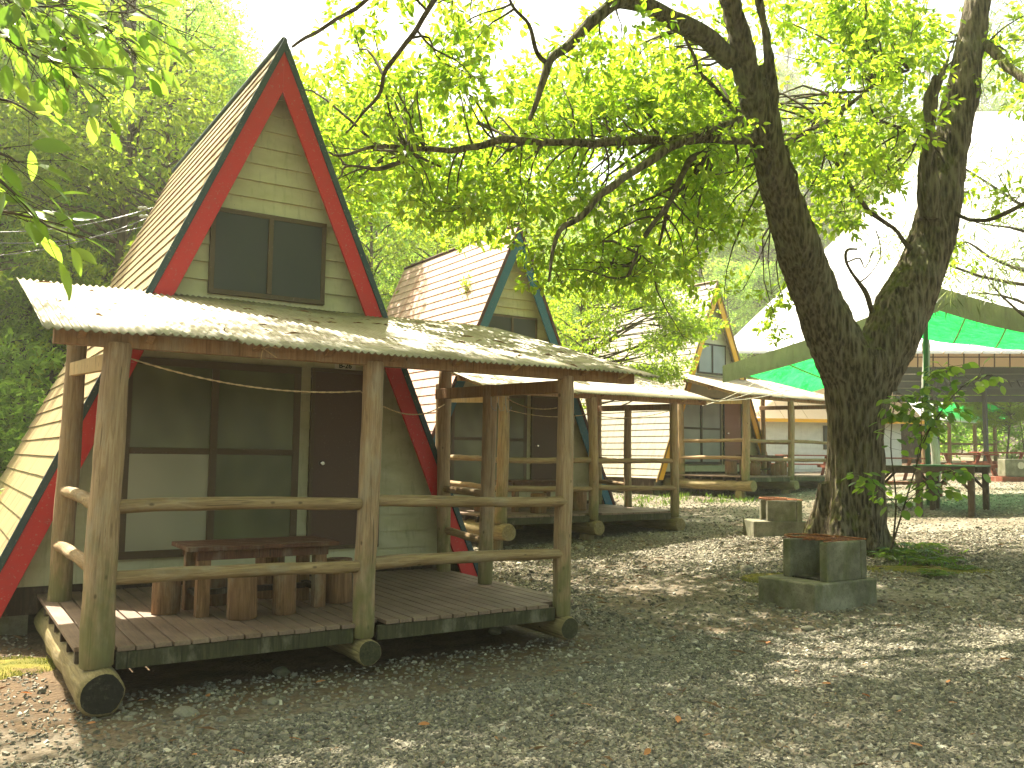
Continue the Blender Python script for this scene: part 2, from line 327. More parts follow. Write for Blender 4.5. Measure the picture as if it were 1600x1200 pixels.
def foliage(name, clumps, mat, parent, leaf=.11, per=400, shape=LEAF6, width=1.0, spray=6, droop=.3, flat=.6, rs=RS, layer=0, up=.55):
    """clumps: (centre, radius) list -> leaves set in sprays around twig tips through each clump"""
    P = []; D = []
    for c, r in clumps:
        dens = per*(r**2); ns = max(2, int(dens/spray)); u = unit(rs.normal(size=(ns, 3))); rr = rs.uniform(.25, 1, ns)**.6
        off = u*rr[:, None]*r*np.array([1, 1, flat])
        if layer: off[:, 2] = np.round(off[:, 2]/layer)*layer+rs.normal(0, .04, ns)
        tip = np.asarray(c)+off; od = unit(u+np.array([0, 0, -droop])+rs.normal(0, .3, (ns, 3)))
        for k in range(spray):
            j = rs.normal(0, 1, (ns, 3)); P.append(tip+od*leaf*(.9*k/spray-.3)+j*leaf*.18); D.append(unit(od*.55+j*.6+np.array([0, 0, -droop*.6])))
    P = np.concatenate(P); D = np.concatenate(D); n = len(P)
    N = np.array([0, 0, up])+rs.normal(0, .45, (n, 3)); S = leaf*rs.uniform(.65, 1.25, n)
    V, Fq = leaf_arrays(P, D, N, S, shape, width); return arr_obj(name, V, Fq, mat, parent)
def twigs_to(mb, src, c, r0, r1=.006, n=5, sag=.1):
    a = np.asarray(src, float); c = np.asarray(c, float); L_ = np.linalg.norm(c-a); k = 6; pts = []
    w = RS.normal(0, .07*L_, (2, 3))
    for i in range(k+1):
        t = i/k; pts.append(a+(c-a)*t+w[0]*math.sin(math.pi*t)+w[1]*math.sin(2*math.pi*t)*.5+np.array([0, 0, sag*L_*math.sin(math.pi*t)]))
    mb.tube(pts, [r0+(r1-r0)*i/k for i in range(k+1)], n, 0, False)
    return pts


# ------------------------------------------------------------------ A-frame cabins
# local frame: x along the porch front, y into the cabin, z = 0 at the deck top
G = .38; L_, XB, XA, ZA, SL, YW, YR, YB = 3.778, 1.884, 1.889, 5.627, 2.271, 2.72, 2.50, 7.72
TH = math.atan(SL)
def cabin(loc, th, name_label, cs, seed, posts_h=2.0, leftish=False):
    random.seed(seed); root = empty('a_frame_cabin', (loc[0], loc[1], loc[2]-G), th)
    tag(root, name_label, 'cabin', 'A-frame cabins with log porches'); off = (0, 0, G)
    def fin(mb, name, mats, parent=root, bevel=0):
        o = mb.build(name, mats, parent, bevel)
        if parent is root: o.location = (0, 0, G)
        return o
    hw = lambda z, ins=0: (ZA-ins-z)/SL
    # roof slopes, lapped courses
    for s in (-1, 1):
        mb = MB(); e = .2; tot = (ZA+.12)/math.sin(TH); nn = int(tot/e); y0, y1 = YR-.03, YB
        nx, nz = math.sin(TH)*s, math.cos(TH)
        for i in range(nn+1):
            d0, d1 = i*e, min((i+1)*e, tot)
            P = lambda d, lift: (XA+s*(d*math.cos(TH))+nx*lift, ZA-d*math.sin(TH)+nz*lift)
            (xa, za_), (xb, zb) = P(d0, .002), P(d1, .018); (xc, zc) = P(d1, -.002)
            k = 9; ys = [y0+(y1-y0)*j/k for j in range(k+1)]
            for j in range(k):
                ya, yb = ys[j], ys[j+1]-.004; q = random.uniform(-.004, .006)*nz
                mb.add([(xa, ya, za_), (xa, yb, za_), (xb, yb, zb+q), (xb, ya, zb+q), (xc, ya, zc), (xc, yb, zc)], [(0, 1, 2, 3) if s < 0 else (3, 2, 1, 0), (3, 2, 5, 4)])
        # underside
        (xa, za_), (xb, zb) = (XA, ZA-.07), (XA+s*(tot*math.cos(TH))-nx*.06, -.12-nz*.06)
        mb.add([(xa, y0, za_), (xa, y1, za_), (xb, y1, zb), (xb, y0, zb)], [(0, 1, 2, 3)])
        fin(mb, 'roof_slope', cs['roof'])
        # bargeboard on the gable face and the dark edge trim over it
        mb = MB(); zb = -.16; wv = .44
        A = (XA, ZA-.10); B = (XA+s*hw(zb, .10), zb); C_ = (XA+s*hw(zb, .10+wv), zb); D = (XA, ZA-.10-wv)
        yy0, yy1 = YR-.045-.001*s, YR-.012
        mb.hexa([(p[0], yy0, p[1]) for p in (A, B, C_, D)]+[(p[0], yy1, p[1]) for p in (A, B, C_, D)]); fin(mb, 'bargeboard', cs['rake'], bevel=.004)
        mb = MB(); A = (XA, ZA+.055); B = (XA+s*hw(zb-.06, -.055), zb-.06); C_ = (XA+s*hw(zb-.06, .10), zb-.06); D = (XA, ZA-.10)
        mb.hexa([(p[0], YR-.062-.001*s, p[1]) for p in (A, B, C_, D)]+[(p[0], YR-.031, p[1]) for p in (A, B, C_, D)]); fin(mb, 'edge_trim', cs['edge'], bevel=.004)
    mb = MB(); mb.tube([(XA, YR-.03, ZA+.03), (XA, YB, ZA+.02)], .035, 8); fin(mb, 'ridge_cap', cs['edge'])
    # siding walls
    for nm, yw, sg in (('front_wall', YW, -1), ('rear_wall', YB-.12, 1)):
        mb = MB(); e = .186; z = .065; ins = .16
        while z < ZA-ins-.05:
            z1 = min(z+e, ZA-ins-.01); a, b = hw(z, ins), hw(z1, ins); y_b, y_t = yw+sg*.034, yw+sg*.004
            mb.add([(XA-a, y_b, z), (XA+a, y_b, z), (XA+b, y_t, z1), (XA-b, y_t, z1), (XA-a, yw, z), (XA+a, yw, z)], [(0, 1, 2, 3), (4, 5, 1, 0)]); z += e
        mb.add([(XA-hw(.06, ins), yw-sg*.05, .06), (XA+hw(.06, ins), yw-sg*.05, .06), (XA, yw-sg*.05, ZA-ins)], [(0, 1, 2)])
        fin(mb, nm, cs['wall'])
    mb = MB(); a = hw(0, .2); mb.box(XA-a, XA+a, YW+.012, YW+.06, -.19, .062); mb.box(XA-a, XA-a+.06, YW+.06, YB-.2, -.62, .06); mb.box(XA+a-.06, XA+a, YW+.06, YB-.2, -.62, .06)  # side and rear boards reach the ground, added to block light under the deck
    mb.box(XA-a, XA+a, YB-.2, YB-.14, -.62, .06); fin(mb, 'foundation', 'dark_wood')
    for bx in (-.3, XA, 4.1):
        for by in (YW+.2, YB-.5):
            mb = MB(); mb.box(bx-.12, bx+.12, by-.12, by+.12, -.62, -.16); fin(mb, 'pier', 'concrete')
    # framed openings
    def framed(nm, x0, x1, z0, z1, t, panes, fm, mull=(), trans=(), y=YW, depth=.09):
        w = MB(); w.box(x0, x1, y-depth+.02, y-.021, z0, z0+t); w.box(x0, x1, y-depth+.02, y-.021, z1-t, z1); w.box(x0, x0+t, y-depth+.022, y-.021, z0+t, z1-t); w.box(x1-t, x1, y-depth+.022, y-.021, z0+t, z1-t)
        for (mx, mt) in mull: w.box(mx-mt/2, mx+mt/2, y-depth+.004, y-.021, z0+t, z1-t)
        for (tz, tt, xa, xb) in trans: w.box(xa, xb, y-depth+.012, y-.021, tz-tt/2, tz+tt/2)
        r = fin(w, nm, fm, bevel=.003)
        for (xa, xb, za_, zb, gm) in panes:
            p = MB(); p.box(xa, xb, y-depth+.028, y-depth+.034, za_, zb); p.build('pane', gm, r)
        return r
    x0, x1, z0, z1 = 1.257, 2.49, 2.904, 3.805; mx = (x0+x1)/2
    framed('gable_window', x0, x1, z0, z1, .05, [(x0+.05, mx-.02, z0+.05, z1-.05, cs['gpane']), (mx+.02, x1-.05, z0+.05, z1-.05, cs['gpane'])], cs['frame'], [(mx, .05)])
    x0, x1, z0, z1 = .509, 2.255, .27, 2.207; mx = (x0+x1)/2-.02; tz = 1.30
    g = cs['pane']
    framed('sliding_door', x0, x1, z0, z1, .075, [(x0+.075, mx-.03, z0+.075, tz-.03, g[0]), (mx+.03, x1-.075, z0+.075, tz-.03, g[1]), (x0+.075, mx-.03, tz+.03, z1-.075, g[2]), (mx+.03, x1-.075, tz+.03, z1-.075, g[2])],
           cs['frame'], [(mx, .07)], [(tz, .06, x0+.075, mx-.035), (tz, .06, mx+.035, x1-.075)], depth=.10)
    x0, x1, z0, z1 = 2.377, 3.20, .27, 2.214
    d = framed('door', x0, x1, z0, z1, .04, [], cs['frame'], depth=.09)
    p = MB(); p.box(x0+.04, x1-.04, YW-.055, YW-.036, z0+.04, z1-.04); q = p.build('door_leaf', cs['door'], d, bevel=.002)
    p = MB(); p.tube([(x0+.13, YW-.055, 1.19), (x0+.13, YW-.08, 1.19), (x0+.13, YW-.085, 1.19), (x0+.13, YW-.11, 1.19), (x0+.13, YW-.12, 1.19)], [.03, .013, .022, .03, .018], 14); p.build('knob', 'chrome', d)
    # porch: sleepers, deck, posts, rails
    for k, x in enumerate((0, XB, L_)):
        zq = -.245 if k == 0 or seed > 1 else -.212; log('sleeper_log', (x, 2.75, zq), (x, -.24 if k == 0 else -.17 if seed > 1 else -.115, zq), .14 if k == 0 else .125 if seed > 1 else .10, 'sleeper', root, n=20, off=off, capmat=('charred_end' if k == 0 else 'mossy_board') if seed == 1 else None, wob=.12)
    if seed > 1:
        for x in (0, XB, L_):
            for y in (.05, 2.3): log('support_stump', (x+.02, y+.15, -.72), (x+.02, y+.15, -.36), .13, 'sleeper', root, n=14, off=off)
    mb = MB(); x = -.13
    while x < L_+.10:
        w = random.uniform(.106, .112); dz = random.uniform(-.002, .002); y0 = .095 if min(abs(x+w/2-q) for q in (0, XB, L_)) < .145 else -.035+random.uniform(-.006, .006); mb.box(x, x+w, y0, 2.66, -.03+dz, dz); x += .121
    fin(mb, 'deck', 'deck_board', bevel=.003)
    mb = MB(); mb.box(.11, XB-.1, -.025, .012, -.145, -.034); mb.box(XB+.1, L_-.1, -.025, .012, -.145, -.034); fin(mb, 'deck_fascia', 'mossy_board', bevel=.003)
    for y in (.22, .62, 1.02, 1.42, 1.82, 2.22):
        mb = MB(); mb.box(-.11, L_+.06, y-.022, y+.022, -.128, -.033); fin(mb, 'joist', 'dark_wood')
    H = posts_h; pb = -.115
    pr = [(0, 0, .104, .088), (XB, 0, .086, .08), (L_, 0, .080, .074), (3.863, 2.374, .077, .072), (3.783, 1.317, .075, .072), (.011, 2.187, .092, .082)]
    for i, (x, y, r0, r1) in enumerate(pr):
        top = H+.02 if y < .1 else H+.28 if y > 2 else H+.02
        b = pb if (y < .1 or x < 1) else -.002
        dx = -.05 if i == 0 else 0
        log('post', (x-(0 if i else .015), y, b), (x+(.035 if i == 0 else random.uniform(-.015, .015)), y, top), r0, 'log', root, r1, 24, crack={2: 3, 3: 2, 4: 3}.get(i, False), wob=.14, off=off, bend=.009)
    rl = [((.07, 0, .915), (XB-.06, 0, .918), .05), ((.07, 0, .435), (XB-.06, 0, .437), .05), ((XB+.06, 0, .918), (L_+.0, -.02, .905), .048), ((XB+.06, 0, .437), (L_+.01, -.02, .437), .05),
          ((.01, 2.22, .93), (0, .06, .91), .05), ((-.01, 2.2, .47), (0, .06, .45), .05), ((3.87, 2.42, .93), (3.79, 1.27, .90), .045), ((3.87, 2.42, .46), (3.79, 1.27, .44), .045)]
    for a, b, r in rl: log('rail', a, b, r, 'rail_log', root, r*.9, 14, wob=.22, off=off, bend=.014)
    # porch roof frame and corrugated sheet
    zr = lambda y: 2.068+(y+.2)*.275
    for y, h in ((0, .10), (.9, .09), (1.75, .09), (2.5, .09)):
        zc = zr(y)-.035-h/2
        a = -.36 if y < .1 else -.34; b = 4.58-y*.02
        xs = [(a, b)] if y < 2 else [(a, XA-1.34), (XA+1.34, b)]
        for xa, xb in xs:
          mb = MB(); mb.beam((xa, y, zc), (xb, y, zc), .085, h, up=(0, 0, 1)); fin(mb, 'purlin', 'beam_wood', bevel=.004)
    for x in (L_+.02,):
        mb = MB(); mb.beam((x, .06, 1.93), (x, 2.46, 1.985), .06, .115); fin(mb, 'side_beam', 'beam_wood', bevel=.004)
    mb = MB(); mb.beam((-.0, .09, 1.90), (.0, 2.12, 2.0), .05, .115); fin(mb, 'side_beam', 'pale_wood', bevel=.004)
    for x in [-.2, .22, .95, 1.5, 2.05, 2.62, 3.2, 3.95, 4.4]:
        if .5 < x < 3.3: ye = 2.46
        else: ye = 2.58
        mb = MB(); h = .085; y0 = -.15
        P = [(x-.024, y0, zr(y0)-.012), (x+.024, y0, zr(y0)-.012), (x+.024, y0+.13, zr(y0)-.075), (x-.024, y0+.13, zr(y0)-.075)]
        mb.add([(x-.024, y0, zr(y0)-.014), (x+.024, y0, zr(y0)-.014), (x-.024, y0+.13, zr(y0+.13)-.014-h), (x+.024, y0+.13, zr(y0+.13)-.014-h), (x-.024, ye, zr(ye)-.014-h), (x+.024, ye, zr(ye)-.014-h), (x-.024, ye, zr(ye)-.014), (x+.024, ye, zr(ye)-.014)],
               [(0, 1, 3, 2), (2, 3, 5, 4), (4, 5, 7, 6), (6, 7, 1, 0), (0, 2, 4, 6), (1, 7, 5, 3)])
        fin(mb, 'rafter', 'pale_wood' if random.random() < .4 else 'beam_wood')
    # corrugated roof sheets
    per, amp, x0, x1 = .055, .0095, -.44, 4.74; nx = int((x1-x0)/per*8); ys = [-.22, .3, .9, 1.5, 2.1, 2.62]
    xs = np.linspace(x0, x1, nx+1); V = []
    sheet = np.floor((xs-x0)/.62)
    for j, y in enumerate(ys):
        xx = xs-(.045*(y+.22)/2.84)*(xs > 3)*(xs-3)*1.0
        z = zr(y)+amp*np.cos(2*np.pi*xs/per)+.004*(sheet % 2)+.006*np.sin(xs*2.3+j)+(.008*np.sin(sheet*2.1) if j == 0 else 0)
        V.append(np.stack([xx, np.full_like(xs, y)+(.012*np.sin(sheet*3.7) if j == 0 else 0), z], 1))
    V = np.concatenate(V); n1 = nx+1
    ii = np.arange(nx); Fq = np.concatenate([np.stack([j*n1+ii, j*n1+ii+1, (j+1)*n1+ii+1, (j+1)*n1+ii], 1) for j in range(len(ys)-1)])
    pr_ = arr_obj('porch_roof', V, Fq, 'corrugated', root, True); pr_.location = (0, 0, G)
    so = pr_.modifiers.new('thick', 'SOLIDIFY'); so.thickness = .003
    # twigs and dead leaves lying on the sheet
    rs = np.random.RandomState(seed*5); nn = 130 if seed == 1 else 80
    px = rs.uniform(x0+.1, 4.4, nn); py = np.clip(rs.uniform(-.1, 2.5, nn)+rs.normal(0, .1, nn), -.15, 2.55)
    pz = zr(py)+.016; a = rs.uniform(0, 6.28, nn); d = np.stack([np.cos(a), np.sin(a)*.9, .24*np.sin(a)], 1)
    V, Fq = leaf_arrays(np.stack([px, py, pz], 1), d, np.array([0, -.25, 1])+rs.normal(0, .25, (nn, 3)), rs.uniform(.015, .06, nn), LEAF4, rs.choice([.18, .18, .5, 1.0], nn)[:, None, None] if False else .55)
    V2, F2 = leaf_arrays(np.stack([px[::2]+.08, py[::2]*.97+.05, zr(py[::2]*.97+.05)+.016], 1), d[::2], np.tile([0, -.25, 1.], (len(px[::2]), 1)), rs.uniform(.05, .2, len(px[::2])), LEAF4, .05)
    lt = arr_obj('leaf_litter', np.concatenate([V, V2]), np.concatenate([Fq, F2+len(V)]), 'leaf_dry_brown', pr_); tag(lt, kind='stuff')
    return root
def local(loc, th, p):
    c, s = math.cos(th), math.sin(th); return (loc[0]+c*p[0]-s*p[1], loc[1]+s*p[0]+c*p[1], loc[2]+p[2])
C1, T1 = (0, 0, 0), 0.0
C2, T2 = (6.739, 5.70, .319), -.0036
C3, T3 = (16.296, 9.169, .855), .0689
cab1 = cabin(C1, T1, 'nearest A-frame cabin with bright red bargeboards, tan shingle roof and log porch', dict(roof='shingle_tan', rake='paint_red', edge='paint_teal', wall='siding', frame='frame_brown', door='door_brown', gpane='screen', pane=('frosted_cream', 'frosted', 'frosted')), 1)
cab2 = cabin(C2, T2, 'second A-frame cabin with blue bargeboards and faded pink shingle roof', dict(roof='shingle_pink', rake='paint_blue', edge='paint_maroon', wall='siding', frame='frame_brown', door='door_brown', gpane='screen', pane=('frosted', 'frosted', 'frosted')), 2)
cab3 = cabin(C3, T3, 'farthest A-frame cabin with yellow bargeboards, pale grey roof and reddish brown door', dict(roof='shingle_grey', rake='paint_yellow', edge='paint_ochre', wall='siding_pale2', frame='frame_dark', door='door_tan', gpane='frosted_grey', pane=('frosted_grey', 'frosted_grey', 'frosted_grey')), 3)
# number plate over the first door
pl = MB(); pl.box(2.64, 2.88, YW-.044, YW-.036, 2.219+G, 2.312+G); pl = pl.build('number_plate', 'plate_white', cab1)
cu = bpy.data.curves.new('number', 'FONT'); cu.body = 'B-26'; cu.size = .08; cu.extrude = .001; cu.align_x = 'CENTER'; cu.align_y = 'CENTER'; cu.offset = .002
to = bpy.data.objects.new('tmp_text', cu); COL.objects.link(to); bpy.context.view_layer.update()
me = bpy.data.meshes.new_from_object(to.evaluated_get(bpy.context.evaluated_depsgraph_get())); bpy.data.objects.remove(to); me.materials.clear(); me.materials.append(MAT['ink'])
tx = bpy.data.objects.new('lettering', me); COL.objects.link(tx); tx.parent = pl; tx.location = (2.76, YW-.0458, 2.258+G); tx.rotation_euler = (R(90), 0, 0)

# ------------------------------------------------------------------ porch furniture
def table(loc, th, p, label, w=1.24, d=.6, h=.55):
    P = local(loc, th, p); r = empty('porch_table', P, th); tag(r, label, 'table', 'low wooden tables on the cabin porches')
    mb = MB()
    for k in range(4): mb.box(-w/2, w/2, -d/2+k*d/4+.003, -d/2+(k+1)*d/4-.003, h-.035, h)
    mb.build('tabletop', 'table_brown', r, .004)
    for y in (-d/2+.05, d/2-.08): mb = MB(); mb.box(-w/2+.08, w/2-.08, y, y+.03, h-.11, h-.036); mb.build('apron', 'table_brown', r)
    for sx in (-1, 1):
        for sy in (-1, 1):
            mb = MB(); x, y = sx*(w/2-.14), sy*(d/2-.1); mb.box(x-.05, x+.05, y-.045, y+.045, 0, h-.036); mb.build('leg', 'stool_wood', r, .004)
    mb = MB(); mb.box(-w/2+.2, w/2-.2, -.04, .04, .14, .18); mb.box(-w/2+.11, -w/2+.17, -d/2+.15, d/2-.15, .14, .18); mb.box(w/2-.17, w/2-.11, -d/2+.15, d/2-.15, .14, .18); mb.build('stretcher', 'dark_wood', r)
    return r
table(C1, T1, (1.34, 1.03, 0), 'low dark brown table on the deck of the red-trimmed cabin')
table(C2, T2, (1.3, 1.05, 0), 'low brown table on the porch of the blue-trimmed cabin')
table(C3, T3, (2.2, 1.2, 0), 'low brown table on the porch of the yellow-trimmed cabin', 1.5)
def stool(loc, th, p, label, r=.115, h=.35, pale=False):
    P = local(loc, th, p); o = empty('log_stool', P, random.uniform(0, 3)); tag(o, label, 'stool', 'log stools on the cabin porches')
    s = log('stump', (0, 0, 0), (0, 0, h), r, 'stool_wood', o, r*.97, 20, wob=.07)
    mb = MB(); mb.tube([(0, 0, h), (0, 0, h+.006)], [r*.93, r*.9], 20); mb.build('sawn_top', 'stool_top' if pale else 'stool_wood', o); return o
stool(C1, T1, (.654, 1.118, 0), 'log stool with pale sawn top at the left end of the red-trimmed cabin table', .112, .335, True)
stool(C1, T1, (1.11, .607, 0), 'split-sided log stool standing nearest the lower front rail of the red-trimmed cabin', .116, .40)
stool(C1, T1, (1.462, .64, 0), 'log stool before the right front leg of the red-trimmed cabin table', .095, .37)
stool(C1, T1, (1.10, 1.36, 0), 'small dark log stool half hidden behind the left part of the red-trimmed cabin table', .11, .28)
stool(C1, T1, (1.62, 1.52, 0), 'dark wide log stool behind the middle of the red-trimmed cabin table', .13, .40)
stool(C1, T1, (2.06, .98, 0), 'log stool at the right table end, beside the middle front post of the nearest porch', .125, .37)
stool(C2, T2, (1.04, .45, 0), 'light brown log stool before the table on the blue-trimmed cabin porch', .14, .34)
stool(C2, T2, (2.2, .85, 0), 'dark log stool left of the middle post of the blue-trimmed cabin porch', .16, .36)
stool(C2, T2, (.35, 1.2, 0), 'log stool at the left end of the table on the blue-trimmed cabin porch', .13, .34)
u3 = [(.95, 1.25, .17, .37, 'widest dark log stool, leftmost in the row on the yellow-trimmed cabin porch'), (1.35, .75, .14, .33, 'grey brown log stool second from left on the yellow-trimmed cabin porch'),
      (1.95, .55, .13, .31, 'log stool just right of the corner post on the yellow-trimmed cabin porch'), (2.35, .7, .13, .38, 'reddish log stool in the middle of the row on the yellow-trimmed cabin porch'),
      (2.75, .9, .13, .38, 'reddish log stool second from right on the yellow-trimmed cabin porch'), (3.1, 1.2, .15, .38, 'orange brown log stool, rightmost on the yellow-trimmed cabin porch')]
for x, y, r, h, lb in u3: stool(C3, T3, (x, y, 0), lb, r, h)
# ropes, hooks, twine
def rope(name, pts, label, r=.006, mat='pale_wood', cat='rope', group=None, n=26, twist=True):
    P = [np.array(p, float) for p in pts]; mb = MB(); line = []
    for i in range(len(P)-1):
        a, b = P[i], P[i+1]; sag = .05*np.linalg.norm(b-a)
        for k in range(n+(i == len(P)-2)):
            t = k/n; line.append(a+(b-a)*t-np.array([0, 0, sag*4*t*(1-t)]))
    if twist:
        for ph in (0, math.pi):
            q = [l+np.array([0, math.cos(i*1.3+ph), math.sin(i*1.3+ph)])*r*.55 for i, l in enumerate(line)]; mb.tube(q, r*.7, 5)
    else: mb.tube(line, r, 6)
    return tag(mb.build(name, mat), label, cat, group)
rope('clothesline', [(.06, .1, 1.95), (1.84, .1, 1.79), (3.8, 2.3, 1.86)], 'thin twisted rope sagging across the red-trimmed cabin porch', .006, n=60)
rope('clothesline', [(3.80, 1.0, 1.87), (3.72, .03, 1.73)], 'short rope hanging from the side beam to the right front post of the nearest porch', .005)
rope('clothesline', [local(C2, T2, (.1, .1, 1.75)), local(C2, T2, (1.8, .05, 1.72)), local(C2, T2, (3.7, .05, 1.85))], 'rope strung along the front posts of the blue-trimmed cabin porch', .006)
for k in range(3):
    mb = MB(); x, y = 3.74-.03*k, .92+.09*k; mb.tube([(x, y, 1.88), (x, y, 1.80), (x+.01, y-.02, 1.72+.02*k), (x+.04, y-.03, 1.74), (x+.045, y-.03, 1.78)], .004, 6)
    tag(mb.build('wire_hook', 'wire'), 'bent wire hook hanging from the side beam of the nearest porch', 'hook', 'wire hooks under the nearest porch beam')
mb = MB()
for k in range(5):
    a = k*1.3+.4; mb.tube([(1.0, -.07, 2.05), (1.0+.05*math.cos(a), -.10, 2.05+.05*math.sin(a)), (1.0+.10*math.cos(a)+.02, -.09, 2.03+.07*math.sin(a))], .004, 5)
tag(mb.build('twine_knot', 'pale_wood'), 'knotted straw twine tied on the front purlin of the nearest porch', 'twine')

# ------------------------------------------------------------------ hearths
def hearth(p, th, label, w=.66, l=1.12, hb=.28, hw_=.40):
    r = empty('barbecue_hearth', p, th); tag(r, label, 'hearth', 'concrete block barbecue hearths')
    mb = MB(); mb.box(-w/2, w/2, -l/2, l/2, -.12, hb); mb.build('base_slab', 'concrete', r, .018)
    t = .10; y0, y1 = -l/2+.25, l/2-.11; z0, z1 = hb-.004, hb+hw_
    bl, br_ = -w/2+.13, w/2-.04
    for x in (bl, br_-t):
        mb = MB(); mb.box(x, x+t, y0, y1-t-.004, z0, z1); mb.build('side_block', 'concrete', r, .014)
    mb = MB(); mb.box(bl, br_, y1-t, y1, z0, z1+.004); mb.build('rear_block', 'concrete', r, .014)
    mb = MB()
    for k in range(7):
        x = bl+.02+k*(br_-bl-.04)/6; mb.tube([(x, y0-.02+.02*math.sin(k), z1+.012+.006*(k % 3)), (x+.01, (y0+y1)/2, z1+.016), (x, y1+.02, z1+.014)], .007, 6)
    for y in (y0+.05, y1-.1): mb.tube([(bl-.02, y, z1+.026), (br_+.02, y, z1+.026)], .007, 6)
    rg = [(.27*math.cos(a)+bl+.22, y0+.17+.22*math.sin(a), z1+.036) for a in np.linspace(0, 6.283, 20)]; mb.tube(rg, .011, 6)
    mb.build('grate', 'rust', r)
    mb = MB(); mb.box(bl+t+.01, br_-t-.01, y0+.02, y1-.12, z0, z0+.02); mb.build('ash_bed', 'charred_end', r)
    return r
pf = ground_at(1262, 958); fwd2 = np.array([math.sin(YAW), math.cos(YAW), 0]); rt2 = np.array([math.cos(YAW), -math.sin(YAW), 0])
def hearth_at(u, v, th, w, l, dz):
    p = ground_at(u, v); c, s = math.cos(th), math.sin(th); x, y = -w/2, l/2; q = p+np.array([c*x-s*y, s*x+c*y, 0]); q[2] = p[2]+dz; return q
TH1 = -YAW-R(57); h1 = hearth_at(1274, 958, TH1, .74, 1.02, .0)
hearth(h1, TH1, 'square concrete hearth with rusty grate in front of the big tree', .74, 1.02)
TH2 = -YAW-R(88); h2 = hearth_at(1178, 841, TH2, .62, .95, 0)
hearth(h2, TH2, 'low mossy concrete hearth farther off, left of the big tree', .62, .95, .28, .34)

# ------------------------------------------------------------------ work tables, picnic tables, pole things at the right
def work_table(p, th, label, w, d, h, top='mossy_board'):
    r = empty('work_table', p, th); tag(r, label, 'table', 'work tables beyond the big tree'); mb = MB()
    mb.box(-w/2, w/2, -d/2, d/2, h-.035, h); mb.build('tabletop', top, r, .004)
    for y in (-d/2+.02, d/2-.06): mb = MB(); mb.box(-w/2+.02, w/2-.02, y, y+.04, h-.15, h-.036); mb.build('apron', 'dark_wood', r)
    for sx in (-1, 1):
        for sy in (-1, 1):
            x, y = sx*(w/2-.09), sy*(d/2-.09); mb = MB(); mb.box(x-.055, x+.055, y-.055, y+.055, -.05, h-.036); mb.build('leg', 'dark_wood', r, .004)
            mb = MB(); mb.beam((x-sx*.05, y, h-.44), (x-sx*.36, y, h-.10), .05, .06, up=(0, 1, 0)); mb.build('brace', 'dark_wood', r)
    return r
p = ground_at(1512, 806); p2 = ground_at(1562, 806)
wc = at(1490, 800, 17.4); wc[2] = gz(wc[0], wc[1])
work_table(wc, -YAW-R(38), 'dark timber work table with green top and angled braces', 1.1, 1.6, .95, 'green_pole')
wc = at(1415, 790, 18.6); wc[2] = gz(wc[0], wc[1]); work_table(wc, -YAW-R(30), 'dark timber work table half hidden behind the sapling', 1.3, 1.1, .9, 'mossy_board')
def picnic(p, th, label, w=1.8):
    r = empty('picnic_table', p, th); tag(r, label, 'picnic table', 'red brown picnic tables'); mb = MB()
    for k in range(5): mb.box(-w/2, w/2, -.37+k*.15, -.37+k*.15+.14, .70, .74)
    mb.build('tabletop', 'picnic_red', r)
    for sy in (-1, 1): mb = MB(); mb.box(-w/2, w/2, sy*.68-.14, sy*.68+.14, .40, .44); mb.build('bench', 'picnic_red', r)
    for sx in (-1, 1):
        for sy in (-1, 1): mb = MB(); mb.beam((sx*(w/2-.25), sy*.6, 0), (sx*(w/2-.25)+.002*sy, sy*.2, .70), .045, .09, up=(1, 0, 0)); mb.build('leg', 'picnic_red', r)
        mb = MB(); mb.box(sx*(w/2-.25)-.07, sx*(w/2-.25)-.025, -.8, .8, .31, .398); mb.build('crossbar', 'picnic_red', r)
    return r
def put(u, v, d): q = at(u, v, d); q[2] = gz(q[0], q[1]); return q
picnic(put(1505, 740, 27), -YAW+R(8), 'red brown picnic table behind the green-topped work table', 1.9)
picnic(put(1570, 738, 28), -YAW+R(2), 'red brown picnic table at the right edge beyond the work table', 1.9)
picnic(put(1395, 745, 26), -YAW+R(4), 'red brown picnic table just right of the big tree trunk', 1.8)
picnic(put(1262, 740, 30), -YAW+R(4), 'red brown picnic table behind the yellow-trimmed cabin porch rail', 2.0)
p = put(1590, 752, 25); r = empty('concrete_block', p, -YAW); tag(r, 'grey concrete block with a round hole at the right edge', 'block')
mb = MB(); mb.box(-.45, .45, -.2, .2, .12, .62); mb.build('upper_block', 'concrete', r, .02); mb = MB(); mb.box(-.6, .6, -.3, .3, -.1, .118); mb.build('plinth', 'picnic_red', r, .01)
mb = MB(); mb.tube([(.0, -.2, .44), (.0, -.206, .44)], .10, 16); mb.build('opening', 'stool_top', r)
p = put(1355, 760, 27); 
mb = MB(); mb.box(-1.1, 1.1, -.18, .18, .32, .40); mb.box(-1.0, -.88, -.15, .15, -.05, .318); mb.box(.88, 1.0, -.15, .15, -.05, .318)
bn = mb.build('timber_bench', 'picnic_red', None, .004, put(1405, 772, 21)); bn.rotation_euler = (0, 0, -YAW+R(5)); tag(bn, 'low timber bench on the gravel between trunk and work table', 'bench')
mb = MB(); mb.box(-.3, .3, -.25, .25, 0, .4); mb.box(-.33, .33, -.28, .28, .40, .44)
bx = mb.build('storage_box', 'grey_box', None, .01, local(C3, T3, (4.6, 3.0, -.35))); tag(bx, 'pale grey storage box beyond the yellow-trimmed cabin porch', 'box')

